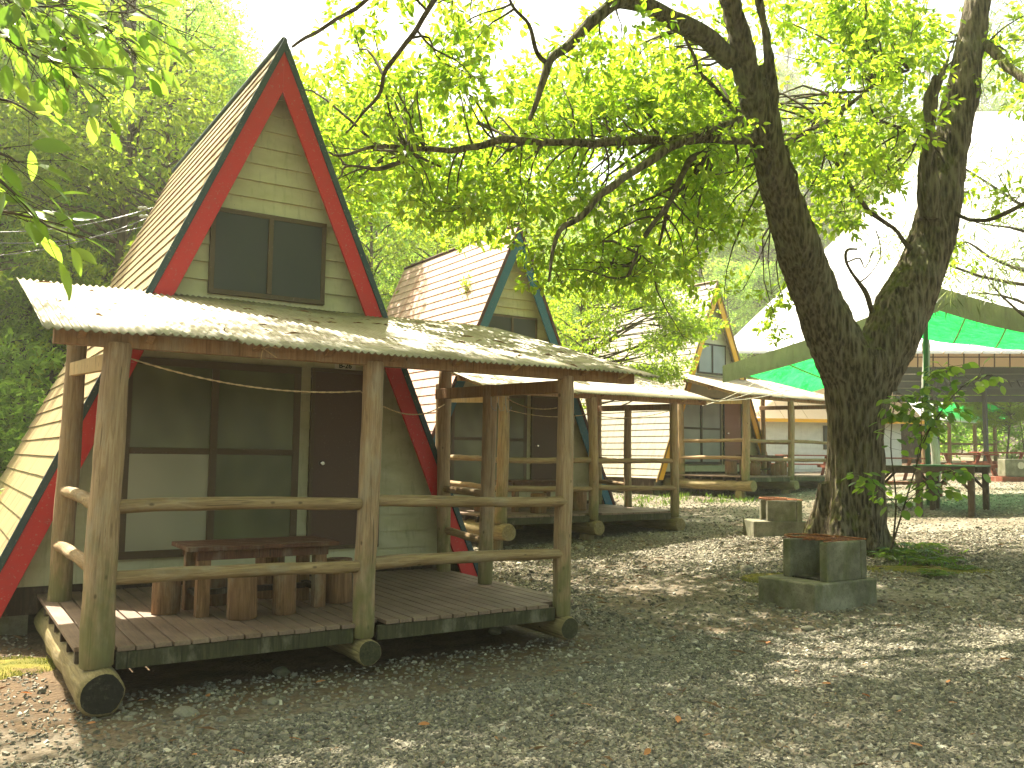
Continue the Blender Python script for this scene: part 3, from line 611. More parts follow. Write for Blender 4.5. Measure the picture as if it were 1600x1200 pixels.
# tarps
def tarp(name, NL, NR, NE, FL, FR, FE, val, label, group, olive=True):
    r = empty(name, (0, 0, 0)); tag(r, label, 'tarp', group); mb = MB()
    def sheet(a, b, c_, d, n=14):
        vs = []
        for i in range(n+1):
            for j in range(n+1):
                s_, t = i/n, j/n; p = (a*(1-s_)+b*s_)*(1-t)+(d*(1-s_)+c_*s_)*t
                p = p-np.array([0, 0, .16*math.sin(math.pi*s_)*(.6+.4*math.sin(math.pi*t))+.02*math.sin(s_*17+t*5)*min(1, 6*t)]); vs.append(p)
        mb.add(vs, [(i*(n+1)+j, (i+1)*(n+1)+j, (i+1)*(n+1)+j+1, i*(n+1)+j+1) for i in range(n) for j in range(n)], 0, True)
    sheet(NL, NR, FR, FL); sheet(NR, NE, FE, FR); sh = mb.build('sheet', 'tarp_green', r)
    for (a, b, c_, d) in ((NL, NR, FR, FL), (NR, NE, FE, FR)):
        for q in (.22, .47, .72):
            m2 = MB(); m2.tube([(a*(1-q)+b*q)*(1-t)+(d*(1-q)+c_*q)*t-np.array([0, 0, .012+.16*math.sin(math.pi*q)*(.6+.4*math.sin(math.pi*t))]) for t in np.linspace(.02, .98, 10)], .018, 6); m2.build('seam', 'olive', r)
    if olive:
        mb = MB(); n = 24; vs = []
        for seg, (a, b) in enumerate(((NL, NR), (NR, NE))):
            for i in range(n+(seg == 1)):
                s_ = i/n; p = a*(1-s_)+b*s_-np.array([0, 0, .16*.6*math.sin(math.pi*s_)]); h = val*(.75+.25*math.sin(math.pi*(s_*.5+.5*seg)))
                q = p-fwd2*.06; vs += [q+np.array([0, 0, .03]), q-np.array([0, 0, h])]
        m_ = len(vs)//2; mb.add(vs, [(2*i, 2*i+2, 2*i+3, 2*i+1) for i in range(m_-1)], 0, False); v_ = mb.build('valance', 'tarp_olive', r)
        so = v_.modifiers.new('t', 'SOLIDIFY'); so.thickness = .01
    return r
NL, NR, NE = at(1128, 574, 19.3), at(1465, 452, 18.2), at(1720, 508, 17.5); FL, FR, FE = at(1268, 614, 21.2), at(1432, 528, 23.5), at(1700, 550, 22.5)
tarp('green_tarp', NL, NR, NE, FL, FR, FE, .46, 'large bright green tarp with olive front flap stretched behind the big tree', None)
for k, (u, v) in enumerate(((1195, 588), (1225, 592), (1262, 600))):
    rope('guy_rope', [at(u, v, 20.4+.3*k), at(1098+8*k, 634-4*k, 21)], 'white guy rope from the green tarp down to the yellow-trimmed cabin porch', .008, 'plate_white', 'rope', 'guy ropes of the green tarp', 14, False)
mb = MB(); b = put(1449, 700, 19.2); mb.tube([b, at(1447, 600, 19.2), at(1446, 470, 19.0)], .05, 10); tag(mb.build('tarp_pole', 'green_pole'), 'green pole holding up the ridge of the large green tarp', 'pole')
tarp('green_tarp', at(1462, 636, 40), at(1510, 618, 39), at(1590, 640, 38), at(1470, 652, 44), at(1530, 640, 46), at(1570, 655, 44), .3, 'small bright green tarp far off over the garden, seen below the dark canopy', None, False)

# hall with white metal roof and dark open canopy
hall = empty('hall', put(1500, 700, 36), 0); tag(hall, 'huge hall with white metal roof and dark open-sided canopy behind the tarp', 'hall')
HB = np.array(hall.location)
def hp(u, v, d): return at(u, v, d)-HB
E0, R0 = hp(1126, 548, 34), hp(1512, 175, 64); E1, R1 = hp(1900, 548, 28), hp(2250, 170, 56)
mb = MB(); n = 26
for i in range(n):
    a, b = i/n, (i+1)/n; g = .004
    p = [E0*(1-a)+E1*a, E0*(1-b+g)+E1*(b-g), R0*(1-b+g)+R1*(b-g), R0*(1-a)+R1*a]; up_ = np.array([0, 0, .10])
    mb.hexa([x-up_ for x in p]+list(p))
    q0, q1 = E0*(1-a)+E1*a, R0*(1-a)+R1*a; mb.beam(q0+np.array([0, 0, .01]), q1+np.array([0, 0, .01]), .03, .03)
mb.build('roof', 'white_metal', hall)
hd = (E1-E0)/np.linalg.norm(E1-E0); ins = np.array([-hd[1], hd[0], 0])
def hband(name, u0, u1, v0, v1, d, mat, t=.06):
    a, b = hp(u0, v1, d), hp(u1, v1, d-1.2); h0, h1_ = hp(u0, v0, d)[2]-a[2], hp(u1, v0, d-1.2)[2]-b[2]
    m_ = MB(); k = np.array([0, 0, 1.]); o_ = ins*t; m_.hexa([a, b, b+o_, a+o_, a+k*h0, b+k*h1_, b+k*h1_+o_, a+k*h0+o_]); return m_.build(name, mat, hall)
hband('lattice_panel', 1405, 1720, 543, 573, 33, 'tan_panel'); 
for k in range(9): 
    u = 1410+k*24; mb = MB(); mb.beam(hp(u, 575, 32.7-.09*k), hp(u, 541, 32.7-.09*k), .035, .035, up=(0, 1, 0)); mb.build('lattice_bar', 'paint_maroon', hall)
mb = MB(); mb.beam(hp(1402, 558, 32.8), hp(1720, 558, 31.6), .03, .04); mb.build('lattice_bar', 'paint_maroon', hall)
for k in range(5): hband('canopy_board', 1395, 1725, 574+k*11.0, 584+k*11.0, 33.4, 'steel_dark', .05)
mb = MB(); pts = [(1470+7*k, 592 if k % 2 else 606) for k in range(20)]
for i in range(19): mb.beam(hp(*pts[i], 32.2), hp(*pts[i+1], 32.2), .05, .05)
mb.beam(hp(1460, 592, 32.2), hp(1620, 592, 32.2), .06, .06); mb.beam(hp(1460, 606, 32.2), hp(1620, 606, 32.2), .06, .06); mb.build('truss', 'steel_dark', hall)
for u in (1460, 1536, 1662):
    a = hp(u, 548, 33.0); g = put(u, 700, 33.0)-HB; mb = MB(); mb.beam((a[0], a[1], g[2]), a, .13, .13, up=(0, 1, 0)); mb.build('post', 'steel_dark', hall)

# white cottage with low roof beside the yellow cabin
cq = put(1240, 735, 33); ct = empty('cottage', cq, -YAW+R(4)); tag(ct, 'white cottage with low beige roof and yellow eave beyond the farthest porch', 'cottage')
px = 33/F; mb = MB(); e = .2; z = .1
while z < 1.82: mb.add([(-2.0, -.02, z), (4.2, -.02, z), (4.2, 0, z+e), (-2.0, 0, z+e)], [(0, 1, 2, 3)]); z += e
mb.box(-2.0, 4.2, .001, 3.5, 0, 1.95); mb.build('wall', 'siding_pale', ct)
mb = MB()
for k in range(8): x = -2.3+k*.9; mb.hexa([(x+.01, -.5, 1.9), (x+.89, -.5, 1.9), (x+.89, 1.9, 3.45), (x+.01, 1.9, 3.45), (x+.01, -.5, 1.96), (x+.89, -.5, 1.96), (x+.89, 1.9, 3.51), (x+.01, 1.9, 3.51)])
mb.build('roof', 'tan_panel', ct); mb = MB(); mb.box(-2.32, 4.95, -.54, -.502, 1.84, 1.97); mb.build('eave_board', 'paint_yellow', ct)
mb = MB(); mb.box(1.15, 2.6, -.06, -.025, .85, 1.75); w_ = mb.build('window', 'frame_dark', ct); mb = MB(); mb.box(1.2, 2.55, -.07, -.061, .9, 1.7); mb.build('pane', 'screen', w_)
mb = MB(); mb.box(-1.95, -1.35, -.06, -.025, .1, 1.78); w_ = mb.build('window', 'plate_white', ct); mb = MB()
for a in range(2):
    for b in range(3): mb.box(-1.92+a*.29, -1.66+a*.29, -.07, -.061, .14+b*.54, .62+b*.54)
mb.build('pane', 'screen', w_)
# far hut with a log porch at the right
fq = put(1480, 692, 40); fh = empty('hut', fq, -YAW+R(20)); tag(fh, 'far hut with white sheet roof over log posts, right of the sapling', 'hut')
mb = MB(); mb.hexa([(-2.4, -1, 1.95), (2.4, -1, 1.75), (2.4, 2.2, 2.9), (-2.4, 2.2, 3.0), (-2.4, -1, 2.0), (2.4, -1, 1.8), (2.4, 2.2, 2.95), (-2.4, 2.2, 3.05)]); mb.build('roof', 'white_metal', fh)
for x in (-2.1, -.6, .9, 2.1): log('post', (x, -.7, -.3), (x, -.7, 1.85), .08, 'log', fh)
for z in (.45, .9): log('rail', (-2.1, -.7, z), (2.1, -.7, z), .05, 'rail_log', fh)
mb = MB(); mb.box(-2.3, 2.3, -.8, 2.0, -.1, 0); mb.build('deck', 'deck_board', fh); mb = MB(); mb.box(-2.0, 1.2, 1.6, 2.0, .01, 2.6); mb.build('wall', 'dark_wood', fh)
# power lines behind the first cabin
for k, (a, b) in enumerate((((-40, 362), (222, 322)), ((-40, 402), (205, 340)), ((-40, 378), (212, 352)))):
    rope('power_line', [at(*a, 13+k*.3), at(b[0]+40, b[1]-6, 15.5)], 'thin grey power line running behind the tan shingle roof', .007, 'wire', 'power line', 'power lines at the left', 20, False)
for u, v in ((216, 325), (218, 338)):
    p = at(u, v, 15.2); mb = MB(); mb.tube([p, p+RT*.05, p+RT*.08, p+RT*.12, p+RT*.15], [.02, .035, .02, .035, .02], 10); tag(mb.build('insulator', 'plate_white'), 'white ceramic insulator on a power line beside the tan roof', 'insulator', 'insulators behind the nearest roof')

# ------------------------------------------------------------------ ground
def grid_axis(a, b, dense0, dense1, ds, dl):
    xs = [a]; 
    while xs[-1] < b: xs.append(xs[-1]+(ds if dense0 <= xs[-1] <= dense1 else dl))
    return np.array(xs)
gx, gy = grid_axis(-60, 110, -6, 24, .16, 1.5), grid_axis(-16, 150, -7, 14, .16, 1.5)
X, Y = np.meshgrid(gx, gy); Z = gz(X, Y)
def nz2(x, y, s): return noise.noise(Vector((x*s, y*s, 3.1)))
NZ = np.array([[.05*nz2(a, b, .6)+.022*nz2(a, b, 2.3) for a in gx] for b in gy]); hillmask = np.clip((Y-(9.5+.5*np.maximum(0, X)))*.2, 0, 1)
NZ2 = np.array([[nz2(a, b, .13) for a in gx] for b in gy]); 
def inside_porch(x, y):
    r = np.zeros_like(x, bool)
    for (c, t) in ((C1, T1), (C2, T2), (C3, T3)):
        dx, dy = x-c[0], y-c[1]; lx = math.cos(t)*dx+math.sin(t)*dy; ly = -math.sin(t)*dx+math.cos(t)*dy; r |= (lx > -.25) & (lx < 4.1) & (ly > -.2) & (ly < 8)
    return r
Z = Z+np.where(inside_porch(X, Y), np.minimum(NZ, -.02), NZ)+hillmask*NZ2*1.6
nY, nX = X.shape; I, J = np.meshgrid(np.arange(nY-1), np.arange(nX-1), indexing='ij'); I = I.ravel(); J = J.ravel()
gr = arr_obj('ground', np.stack([X.ravel(), Y.ravel(), Z.ravel()], 1), np.stack([I*nX+J, I*nX+J+1, (I+1)*nX+J+1, (I+1)*nX+J], 1), 'gravel_ground', None, True); tag(gr, kind='structure')
def gzr(x, y):   # terrain height with its small bumps, by bilinear lookup
    i = np.clip(np.searchsorted(gx, x)-1, 0, nX-2); j = np.clip(np.searchsorted(gy, y)-1, 0, nY-2)
    tx_ = (x-gx[i])/(gx[i+1]-gx[i]); ty = (y-gy[j])/(gy[j+1]-gy[j])
    return (Z[j, i]*(1-tx_)+Z[j, i+1]*tx_)*(1-ty)+(Z[j+1, i]*(1-tx_)+Z[j+1, i+1]*tx_)*ty
def wedge(n, d0, d1, rs, pw=1.0):
    d = np.sqrt(rs.uniform(d0**2, d1**2, n)) if pw == 1 else d0*(d1/d0)**rs.uniform(0, 1, n)
    s_ = rs.uniform(-.66, .66, n)*d; return CAM[0]+fwd2[0]*d+rt2[0]*s_, CAM[1]+fwd2[1]*d+rt2[1]*s_, d
CUBE = np.array([(-1, -1, -1), (1, -1, -1), (1, 1, -1), (-1, 1, -1), (-1, -1, 1), (1, -1, 1), (1, 1, 1), (-1, 1, 1)], float)
CF = np.array([(3, 2, 1, 0), (4, 5, 6, 7), (0, 1, 5, 4), (1, 2, 6, 5), (2, 3, 7, 6), (3, 0, 4, 7)])
def stones(n, d0, d1, s0, s1, seed, pw=1.0, dirt=True):
    rs = np.random.RandomState(seed); x, y, d = wedge(n, d0, d1, rs, pw)
    dn = np.array([nz2(a, b, .55)+.5*nz2(a+9, b, 1.7) for a, b in zip(x, y)])
    for (c, t) in ((C1, T1),): dn = dn-1.2*((x > -.6) & (x < 4.4) & (y > -.9) & (y < 3)); 
    hp1 = np.hypot(x-h1[0]+.4, y-h1[1]-.6); dn = dn-.5*(hp1 < 1.7)
    ok = (rs.uniform(0, 1, n) < np.clip(.95+dn*1.1, .10, 1)) & (y < 10.5+.5*np.maximum(0, x)); 
    dx, dy = x-C2[0], y-C2[1]; ok &= ~((x > -.2) & (x < 4.0) & (y > .3) & (y < 8)); ok &= ~((dx > 0) & (dx < 4) & (dy > .4) & (dy < 8))
    x, y = x[ok], y[ok]; n = len(x); z = gzr(x, y)
    S = rs.uniform(s0, s1, n)*np.where(rs.uniform(0, 1, n) < .03, 1.9, 1); dims = np.stack([S, S*rs.uniform(.55, .9, n), S*rs.uniform(.3, .6, n)], 1)
    V = CUBE[None]*(1-.0*rs.uniform(size=(n, 8, 1)))+rs.uniform(-.38, .38, (n, 8, 3)); V[:, 4:, :2] *= rs.uniform(.5, .9, (n, 4, 1)); V = V*dims[:, None]
    a = rs.uniform(0, 6.283, n); tl = rs.normal(0, .28, (n, 2)); c, s_ = np.cos(a)[:, None], np.sin(a)[:, None]
    V = np.stack([V[..., 0]*c-V[..., 1]*s_, V[..., 0]*s_+V[..., 1]*c, V[..., 2]], -1); V[..., 2] += V[..., 0]*tl[:, :1]+V[..., 1]*tl[:, 1:]
    V += np.stack([x, y, z+dims[:, 2]*.45], 1)[:, None]
    return V.reshape(-1, 3), (CF[None]+(np.arange(n)*8)[:, None, None]).reshape(-1, 4)
parts = [stones(125000, 4.2, 8.2, .0075, .0155, 1), stones(90000, 8.0, 15, .010, .021, 2), stones(42000, 14.5, 27, .011, .022, 3), stones(40, 4.6, 15, .025, .04, 4)]
V = []; Fq = []; b = 0
for v, f in parts: V.append(v); Fq.append(f+b); b += len(v)
gv = arr_obj('gravel', np.concatenate(V), np.concatenate(Fq), 'stone'); tag(gv, kind='stuff')
# moss mats
def moss_patch(cx, cy, rx, ry, rot, label, seed):
    rs = np.random.RandomState(seed); vs = []; n = 26; m_ = 9
    for i in range(m_+1):
        for k in range(n):
            a = 2*math.pi*k/n; r = (i/m_)*(1+.28*noise.noise(Vector((math.cos(a)*1.5, math.sin(a)*1.5, seed)))); x = rx*r*math.cos(a); y = ry*r*math.sin(a)
            X_, Y_ = cx+x*math.cos(rot)-y*math.sin(rot), cy+x*math.sin(rot)+y*math.cos(rot)
            vs.append((X_, Y_, float(gzr(np.array([X_]), np.array([Y_]))[0])+.035*(1-(i/m_)**2)+.012*noise.noise(Vector((X_*9, Y_*9, 0)))-.012*(i == m_)))
    mb = MB(); mb.add(vs, [(i*n+k, i*n+(k+1) % n, (i+1)*n+(k+1) % n, (i+1)*n+k) for i in range(1, m_) for k in range(n)]+[tuple(n+k for k in range(n))], 0, True)
    o = mb.build('moss', 'moss'); tag(o, kind='stuff')
    pr = rs.uniform(0, 1, 3600)**.5*.98; pa = rs.uniform(0, 6.283, 3600); x = rx*pr*np.cos(pa); y = ry*pr*np.sin(pa); Xp = cx+x*math.cos(rot)-y*math.sin(rot); Yp = cy+x*math.sin(rot)+y*math.cos(rot)
    V, Fq = leaf_arrays(np.stack([Xp, Yp, gzr(Xp, Yp)+.02*(1-pr)], 1), np.array([0, 0, 1])+rs.normal(0, .5, (3600, 3)), rs.normal(0, 1, (3600, 3)), rs.uniform(.01, .03, 3600), LEAF4, .6); g = arr_obj('moss_tuft', V, Fq, 'moss_green', o); tag(g, kind='stuff')
q = ground_at(1440, 893); moss_patch(q[0], q[1], .9, .35, -YAW-.3, '', 5)
q = ground_at(1205, 905); moss_patch(q[0], q[1], .42, .3, -YAW+.5, '', 6)
q = ground_at(25, 1040); moss_patch(q[0]-.2, q[1], .5, .45, 0, '', 7)
# fallen leaves on the gravel
lv = [(303, 1187), (370, 1186), (460, 1165), (143, 1132), (40, 1088), (663, 1136), (862, 1122), (916, 1106), (1245, 1053), (1292, 1077), (1350, 1042), (1352, 1094), (1405, 1118), (1432, 1175), (1490, 1108), (1515, 1090), (1482, 1075), (1060, 1126), (1105, 1152), (325, 1092), (222, 1096), (500, 1070), (1200, 1008), (1570, 1040), (1012, 1180)]
lp = bpy.data.meshes.new('fallen_leaf')
V, Fq = leaf_arrays(np.array([[-.03, 0, .006]]), np.array([[1., 0, .1]]), np.array([[0., .25, 1]]), .068, LEAFBIG, 1.1)
lf = arr_obj('fallen_leaf', V, Fq, 'leaf_dry', None, True); first = True
for u, v in lv:
    q = ground_at(u, v); o = lf if first else lf.copy()
    if not first: COL.objects.link(o)
    first = False; o.location = (q[0], q[1], float(gzr(np.array([q[0]]), np.array([q[1]]))[0])+.022); o.rotation_euler = (random.uniform(-.35, .35), random.uniform(-.35, .35), random.uniform(0, 6.28)); s = random.uniform(.7, 1.15); o.scale = (s, s, s)
    tag(o, 'dry orange brown leaf lying on the grey gravel', 'leaf', 'fallen leaves on the gravel')
rs = np.random.RandomState(61); x, y, d = wedge(1300, 4.4, 15, rs); ok = (y < 9) & ~inside_porch(x, y); x, y = x[ok], y[ok]; n = len(x)
V, Fq = leaf_arrays(np.stack([x, y, gzr(x, y)+.02], 1), rs.normal(0, 1, (n, 3))*np.array([1, 1, .12]), np.array([0, 0, 1.])+rs.normal(0, .3, (n, 3)), rs.uniform(.015, .06, n), LEAF4, .5)
V2, F2 = leaf_arrays(np.stack([x[::3]+.1, y[::3], gzr(x[::3]+.1, y[::3])+.022], 1), rs.normal(0, 1, (len(x[::3]), 3))*np.array([1, 1, .06]), np.tile([0, 0, 1.], (len(x[::3]), 1)), rs.uniform(.05, .2, len(x[::3])), LEAF4, .05)
tag(arr_obj('ground_litter', np.concatenate([V, V2]), np.concatenate([Fq, F2+len(V)]), 'leaf_dry_brown'), kind='stuff')
# a few loose rocks
for k, (u, v, s) in enumerate(((290, 1118, .075), (1068, 823, .10), (1190, 832, .09), (440, 1052, .06), (425, 1100, .05), (775, 988, .07), (905, 858, .09), (1262, 985, .06), (1165, 893, .11), (1150, 898, .07))):
    q = ground_at(u, v); bm = bmesh.new(); bmesh.ops.create_icosphere(bm, subdivisions=3, radius=s)
    for w in bm.verts: w.co *= 1+.35*noise.noise(w.co*(.9/s)+Vector((k*3, 0, 0))); w.co.z *= .55
    me = bpy.data.meshes.new('rock'); bm.to_mesh(me); bm.free(); me.materials.append(MAT['concrete' if k % 2 else 'stone']); o = bpy.data.objects.new('rock', me); COL.objects.link(o); o.location = (q[0], q[1], q[2]+s*.2); o.rotation_euler.z = k
    tag(o, 'loose grey stone larger than the gravel around it', 'rock', 'loose stones on the gravel')

# ------------------------------------------------------------------ the big forked tree
def px(w, d): return w*d/F/2
tree = empty('oak_tree', put(1322, 858, 12.85)); tag(tree, 'big forked mossy tree with spreading limbs between the cabins and the work tables', 'tree'); TB = np.array(tree.location)
def tp(u, v, d): return at(u, v, d)-TB
mb = MB()
def limb(mb, pts, n=20): mb.tube([tp(u, v, d) for u, v, w, d in pts], [px(w, d) for u, v, w, d in pts], n)
def smooth_path(pts, k=6):
    P = np.array(pts, float); out = []
    for i in range(len(P)-1):
        p0, p1, p2, p3 = P[max(i-1, 0)], P[i], P[i+1], P[min(i+2, len(P)-1)]
        for j in range(k):
            t = j/k; out.append(.5*((2*p1)+(-p0+p2)*t+(2*p0-5*p1+4*p2-p3)*t*t+(-p0+3*p1-3*p2+p3)*t**3))
    out.append(P[-1]); return [tuple(o) for o in out]
limb(mb, smooth_path([(1322, 900, 150, 12.9), (1322, 865, 136, 12.9), (1328, 820, 116, 12.9), (1335, 760, 98, 12.9), (1336, 690, 93, 12.9), (1340, 620, 104, 12.9), (1345, 570, 118, 12.9), (1348, 545, 105, 12.9)]), 28)
limb(mb, smooth_path([(1336, 600, 92, 12.9), (1308, 540, 92, 12.8), (1282, 480, 82, 12.7), (1256, 410, 80, 12.5), (1234, 345, 72, 12.3), (1210, 270, 64, 12.1), (1192, 200, 56, 11.9), (1172, 130, 52, 11.7), (1156, 60, 46, 11.5), (1138, -10, 42, 11.3), (1118, -120, 34, 11.1), (1105, -260, 20, 11.0)]))
limb(mb, smooth_path([(1360, 600, 88, 12.9), (1392, 525, 96, 12.9), (1412, 478, 92, 12.95), (1440, 425, 82, 13), (1460, 360, 76, 13.1), (1474, 290, 70, 13.2), (1488, 215, 62, 13.3), (1504, 140, 58, 13.4), (1518, 60, 50, 13.5), (1530, -20, 44, 13.6), (1548, -160, 30, 13.8), (1560, -300, 16, 14)]))
limb(mb, smooth_path([(1240, 350, 40, 12.2), (1228, 280, 32, 12.0), (1214, 210, 28, 11.9), (1206, 140, 27, 11.8), (1198, 70, 24, 11.7), (1186, 0, 20, 11.6), (1172, -90, 14, 11.5)]), 14)
limb(mb, smooth_path([(1452, 345, 44, 12.9), (1450, 270, 36, 12.8), (1453, 200, 30, 12.7), (1455, 150, 28, 12.6), (1466, 118, 26, 12.6)]), 14)
limb(mb, smooth_path([(1460, 150, 20, 12.6), (1472, 112, 18, 12.7), (1484, 84, 12, 12.9), (1496, 50, 8, 13)]), 10)
limb(mb, [(1250, 420, 40, 12.3), (1254, 385, 44, 12.2), (1253, 350, 40, 12.15), (1252, 346, 34, 12.15)], 14)
for a, r in ((2.6, .20), (3.6, .22), (4.5, .2), (5.5, .2), (.4, .18), (1.4, .18)):
    mb.tube([(.30*math.cos(a), .30*math.sin(a), 1.0), (.40*math.cos(a), .40*math.sin(a), .5), (.54*math.cos(a), .54*math.sin(a), .15), (.85*math.cos(a), .85*math.sin(a), -.16)], [.12, r*.9, r*.85, .08], 12)
tk = mb.build('trunk', 'bark', tree); rm = tk.modifiers.new('r', 'REMESH'); rm.mode = 'VOXEL'; rm.voxel_size = .024
bpy.context.view_layer.update(); me = bpy.data.meshes.new_from_object(tk.evaluated_get(bpy.context.evaluated_depsgraph_get())); tk.modifiers.clear(); tk.data = me; me.name = 'trunk'
NRM = [x.normal.copy() for x in me.vertices]; NCO = []
for w, wn in zip(me.vertices, NRM):
    c = w.co.copy(); f = noise.noise(Vector((c.x*14, c.y*14, c.z*2.2)))*.6+noise.noise(Vector((c.x*32, c.y*32, c.z*6)))*.5; g = noise.noise(c*2.2)
    rg = 1-2*abs(noise.noise(Vector((c.x*8+2*c.z*.15, c.y*8, c.z*.9)))); rg2 = 1-2*abs(noise.noise(Vector((c.x*17, c.y*17+9, c.z*2.1))))
    NCO.append(c+wn*(.030*rg+.018*rg2+.010*f+.035*g-.075))
me.vertices.foreach_set('co', [q for c in NCO for q in c])
me.polygons.foreach_set('use_smooth', [True]*len(me.polygons)); me.update()
BR = [  # visible limbs: (u, v, width px, depth)
 [(1148, 95, 34, 11.6), (1100, 58, 33, 11.4), (1050, 30, 30, 11.1), (1005, 5, 27, 10.8), (965, 2, 22, 10.6), (925, 32, 19, 10.4), (885, 75, 16, 10.2), (858, 98, 14, 10.1), (848, 135, 11, 10), (828, 185, 7, 9.9)],
 [(990, -5, 18, 10.8), (940, -60, 15, 10.6), (880, -140, 10, 10.4)],
 [(858, 98, 9, 10.1), (838, 82, 8, 10), (825, 40, 6, 9.9), (800, 5, 5, 9.8), (780, -40, 4, 9.7)],
 [(1182, 214, 26, 11.9), (1120, 216, 17, 11.7), (1050, 218, 15, 11.5), (960, 221, 15, 11.2), (880, 224, 12, 11.0), (800, 218, 12, 10.8), (740, 230, 11, 10.6), (700, 237, 10, 10.5), (640, 229, 8, 10.3), (580, 232, 6, 10.1), (530, 241, 5, 9.9), (512, 238, 3, 9.8)],
 [(640, 237, 7, 10.5), (625, 255, 8, 10.4), (590, 263, 7, 10.2), (555, 259, 4, 10.1), (535, 254, 3, 10.0)],
 [(1178, 184, 22, 11.9), (1130, 198, 16, 11.7), (1080, 215, 15, 11.4), (1030, 240, 14, 11.1), (990, 270, 12, 10.9), (945, 300, 12, 10.7), (905, 340, 10, 10.5), (875, 358, 9, 10.4), (864, 392, 6, 10.3), (858, 440, 4, 10.2)],
 [(1110, 238, 10, 11.7), (1075, 252, 11, 11.5), (1055, 300, 9, 11.3), (1020, 350, 8, 11.1), (1000, 385, 7, 11.0), (978, 432, 5, 10.9)],
 [(1150, 175, 8, 11.8), (1110, 130, 7, 11.5), (1088, 100, 6, 11.3), (1070, 60, 5, 11.1)],
 [(660, 30, 8, 9.2), (640, 60, 8, 9.3), (605, 110, 7, 9.5), (590, 150, 6, 9.6), (560, 185, 4, 9.7), (540, 205, 3, 9.8)], [(720, -60, 10, 9.0), (660, 30, 8, 9.2)],
 [(640, -60, 9, 8.6), (570, 0, 7, 8.8), (500, 48, 6, 9.0), (455, 75, 4, 9.2)],
 [(1218, 228, 14, 12), (1250, 210, 9, 12.2), (1290, 190, 8, 12.4), (1330, 160, 6, 12.6), (1370, 130, 5, 12.8), (1420, 110, 4, 13)],
 [(1448, 215, 6, 12.8), (1410, 200, 5, 12.5), (1370, 190, 4, 12.2)],
 [(1425, 390, 8, 12.9), (1395, 355, 6, 12.6), (1355, 325, 7, 12.3), (1335, 300, 7, 12.1), (1318, 268, 6, 11.9), (1300, 250, 4, 11.8)],
 [(1364, 486, 9, 12.6), (1352, 455, 8, 12.5), (1330, 425, 5, 12.5), (1322, 392, 5, 12.4), (1340, 388, 3, 12.4)],
 [(1326, 408, 3, 12.4), (1345, 402, 3, 12.3), (1352, 418, 2, 12.2), (1364, 396, 2, 12.2)], [(1342, 440, 3, 12.5), (1362, 425, 2, 12.4), (1376, 400, 2, 12.3), (1368, 360, 2, 12.2)],
 [(1540, 70, 16, 13.4), (1570, 100, 14, 13), (1605, 130, 12, 12.6), (1660, 180, 8, 12)],
 [(1482, 330, 6, 13), (1540, 345, 6, 12.4), (1600, 318, 8, 12), (1660, 290, 10, 11.6)]]
brs = []
for pts in BR:
    mb = MB(); sp = smooth_path(pts, 5); P = [tp(u, v, d) for u, v, w, d in sp]
    P = [p_+np.array([noise.noise(Vector(p_*3)), noise.noise(Vector(p_*3+7)), noise.noise(Vector(p_*3+13))])*.03 for p_ in P]
    mb.tube(P, [px(w, d)*(1+.15*noise.noise(Vector(p_*5))) for (u, v, w, d), p_ in zip(sp, P)], 9); mb.build('branch', 'bark' if pts[0][2] > 12 else 'twig', tree); brs += P if pts[0][:2] not in ((1364, 486), (1425, 390), (1482, 330), (640, -60), (1326, 408), (1342, 440)) else []
# limbs that carry the canopy above the frame
for a, h, l, tilt in ((3.4, 6.0, 6.5, .35), (4.1, 5.8, 7, .28), (4.8, 6.2, 6.5, .3), (5.6, 6.4, 5.5, .4), (2.6, 6.5, 6, .5), (.4, 6.5, 5, .5), (1.4, 6.6, 5, .6)):
    s0 = tp(1130, -60, 11.2) if 2 < a < 5 else tp(1540, -100, 13.7); mb = MB(); P = [s0+np.array([l*t*math.cos(a), l*t*math.sin(a), l*t*tilt+.3*math.sin(5*t)]) for t in np.linspace(0, 1, 9)]
    mb.tube(P, [.12-.1*t for t in np.linspace(0, 1, 9)], 9); mb.build('branch', 'bark', tree); brs += P
brs = np.array(brs); CL = []
def region(u0, u1, v0, v1, d0, d1, n, r0, r1, keep=None):
    for k in range(n):
        u, v, d = RS.uniform(u0, u1), RS.uniform(v0, v1), RS.uniform(d0, d1)
        for T_ in (((-40, 1132), (60, 1156), (130, 1172), (200, 1192), (270, 1210), (345, 1234), (410, 1256)), ((-40, 1534), (140, 1504), (290, 1474), (425, 1440))):
            if abs(u-np.interp(v, [a for a, _ in T_], [b for _, b in T_])) < 90 and d < 13.2: d += 2.2
        if keep is None or keep(u, v): CL.append((tp(u, v, d), RS.uniform(r0, r1)))
region(470, 860, 130, 330, 10.4, 13.5, 46, .45, .8)
region(840, 1160, 110, 330, 11.3, 14.5, 50, .45, .85)
region(820, 1130, 300, 440, 11, 14, 34, .35, .65)
region(480, 1160, 150, 360, 13.5, 16.5, 34, .5, .9)
region(700, 1150, 20, 130, 9.5, 13, 12, .35, .6)
region(440, 760, -30, 130, 8.6, 11, 11, .25, .45)
region(1195, 1440, -20, 260, 11.2, 14.5, 40, .4, .8)
region(1240, 1420, 240, 345, 11.5, 14, 12, .3, .5, lambda u, v: u < 1420-(v-240)*.6)
region(1520, 1640, -30, 250, 11, 14, 9, .3, .5); region(1490, 1620, 270, 400, 11, 13, 5, .25, .4)
region(1060, 1260, 330, 540, 12.6, 14.5, 15, .2, .38, lambda u, v: u < 1230)
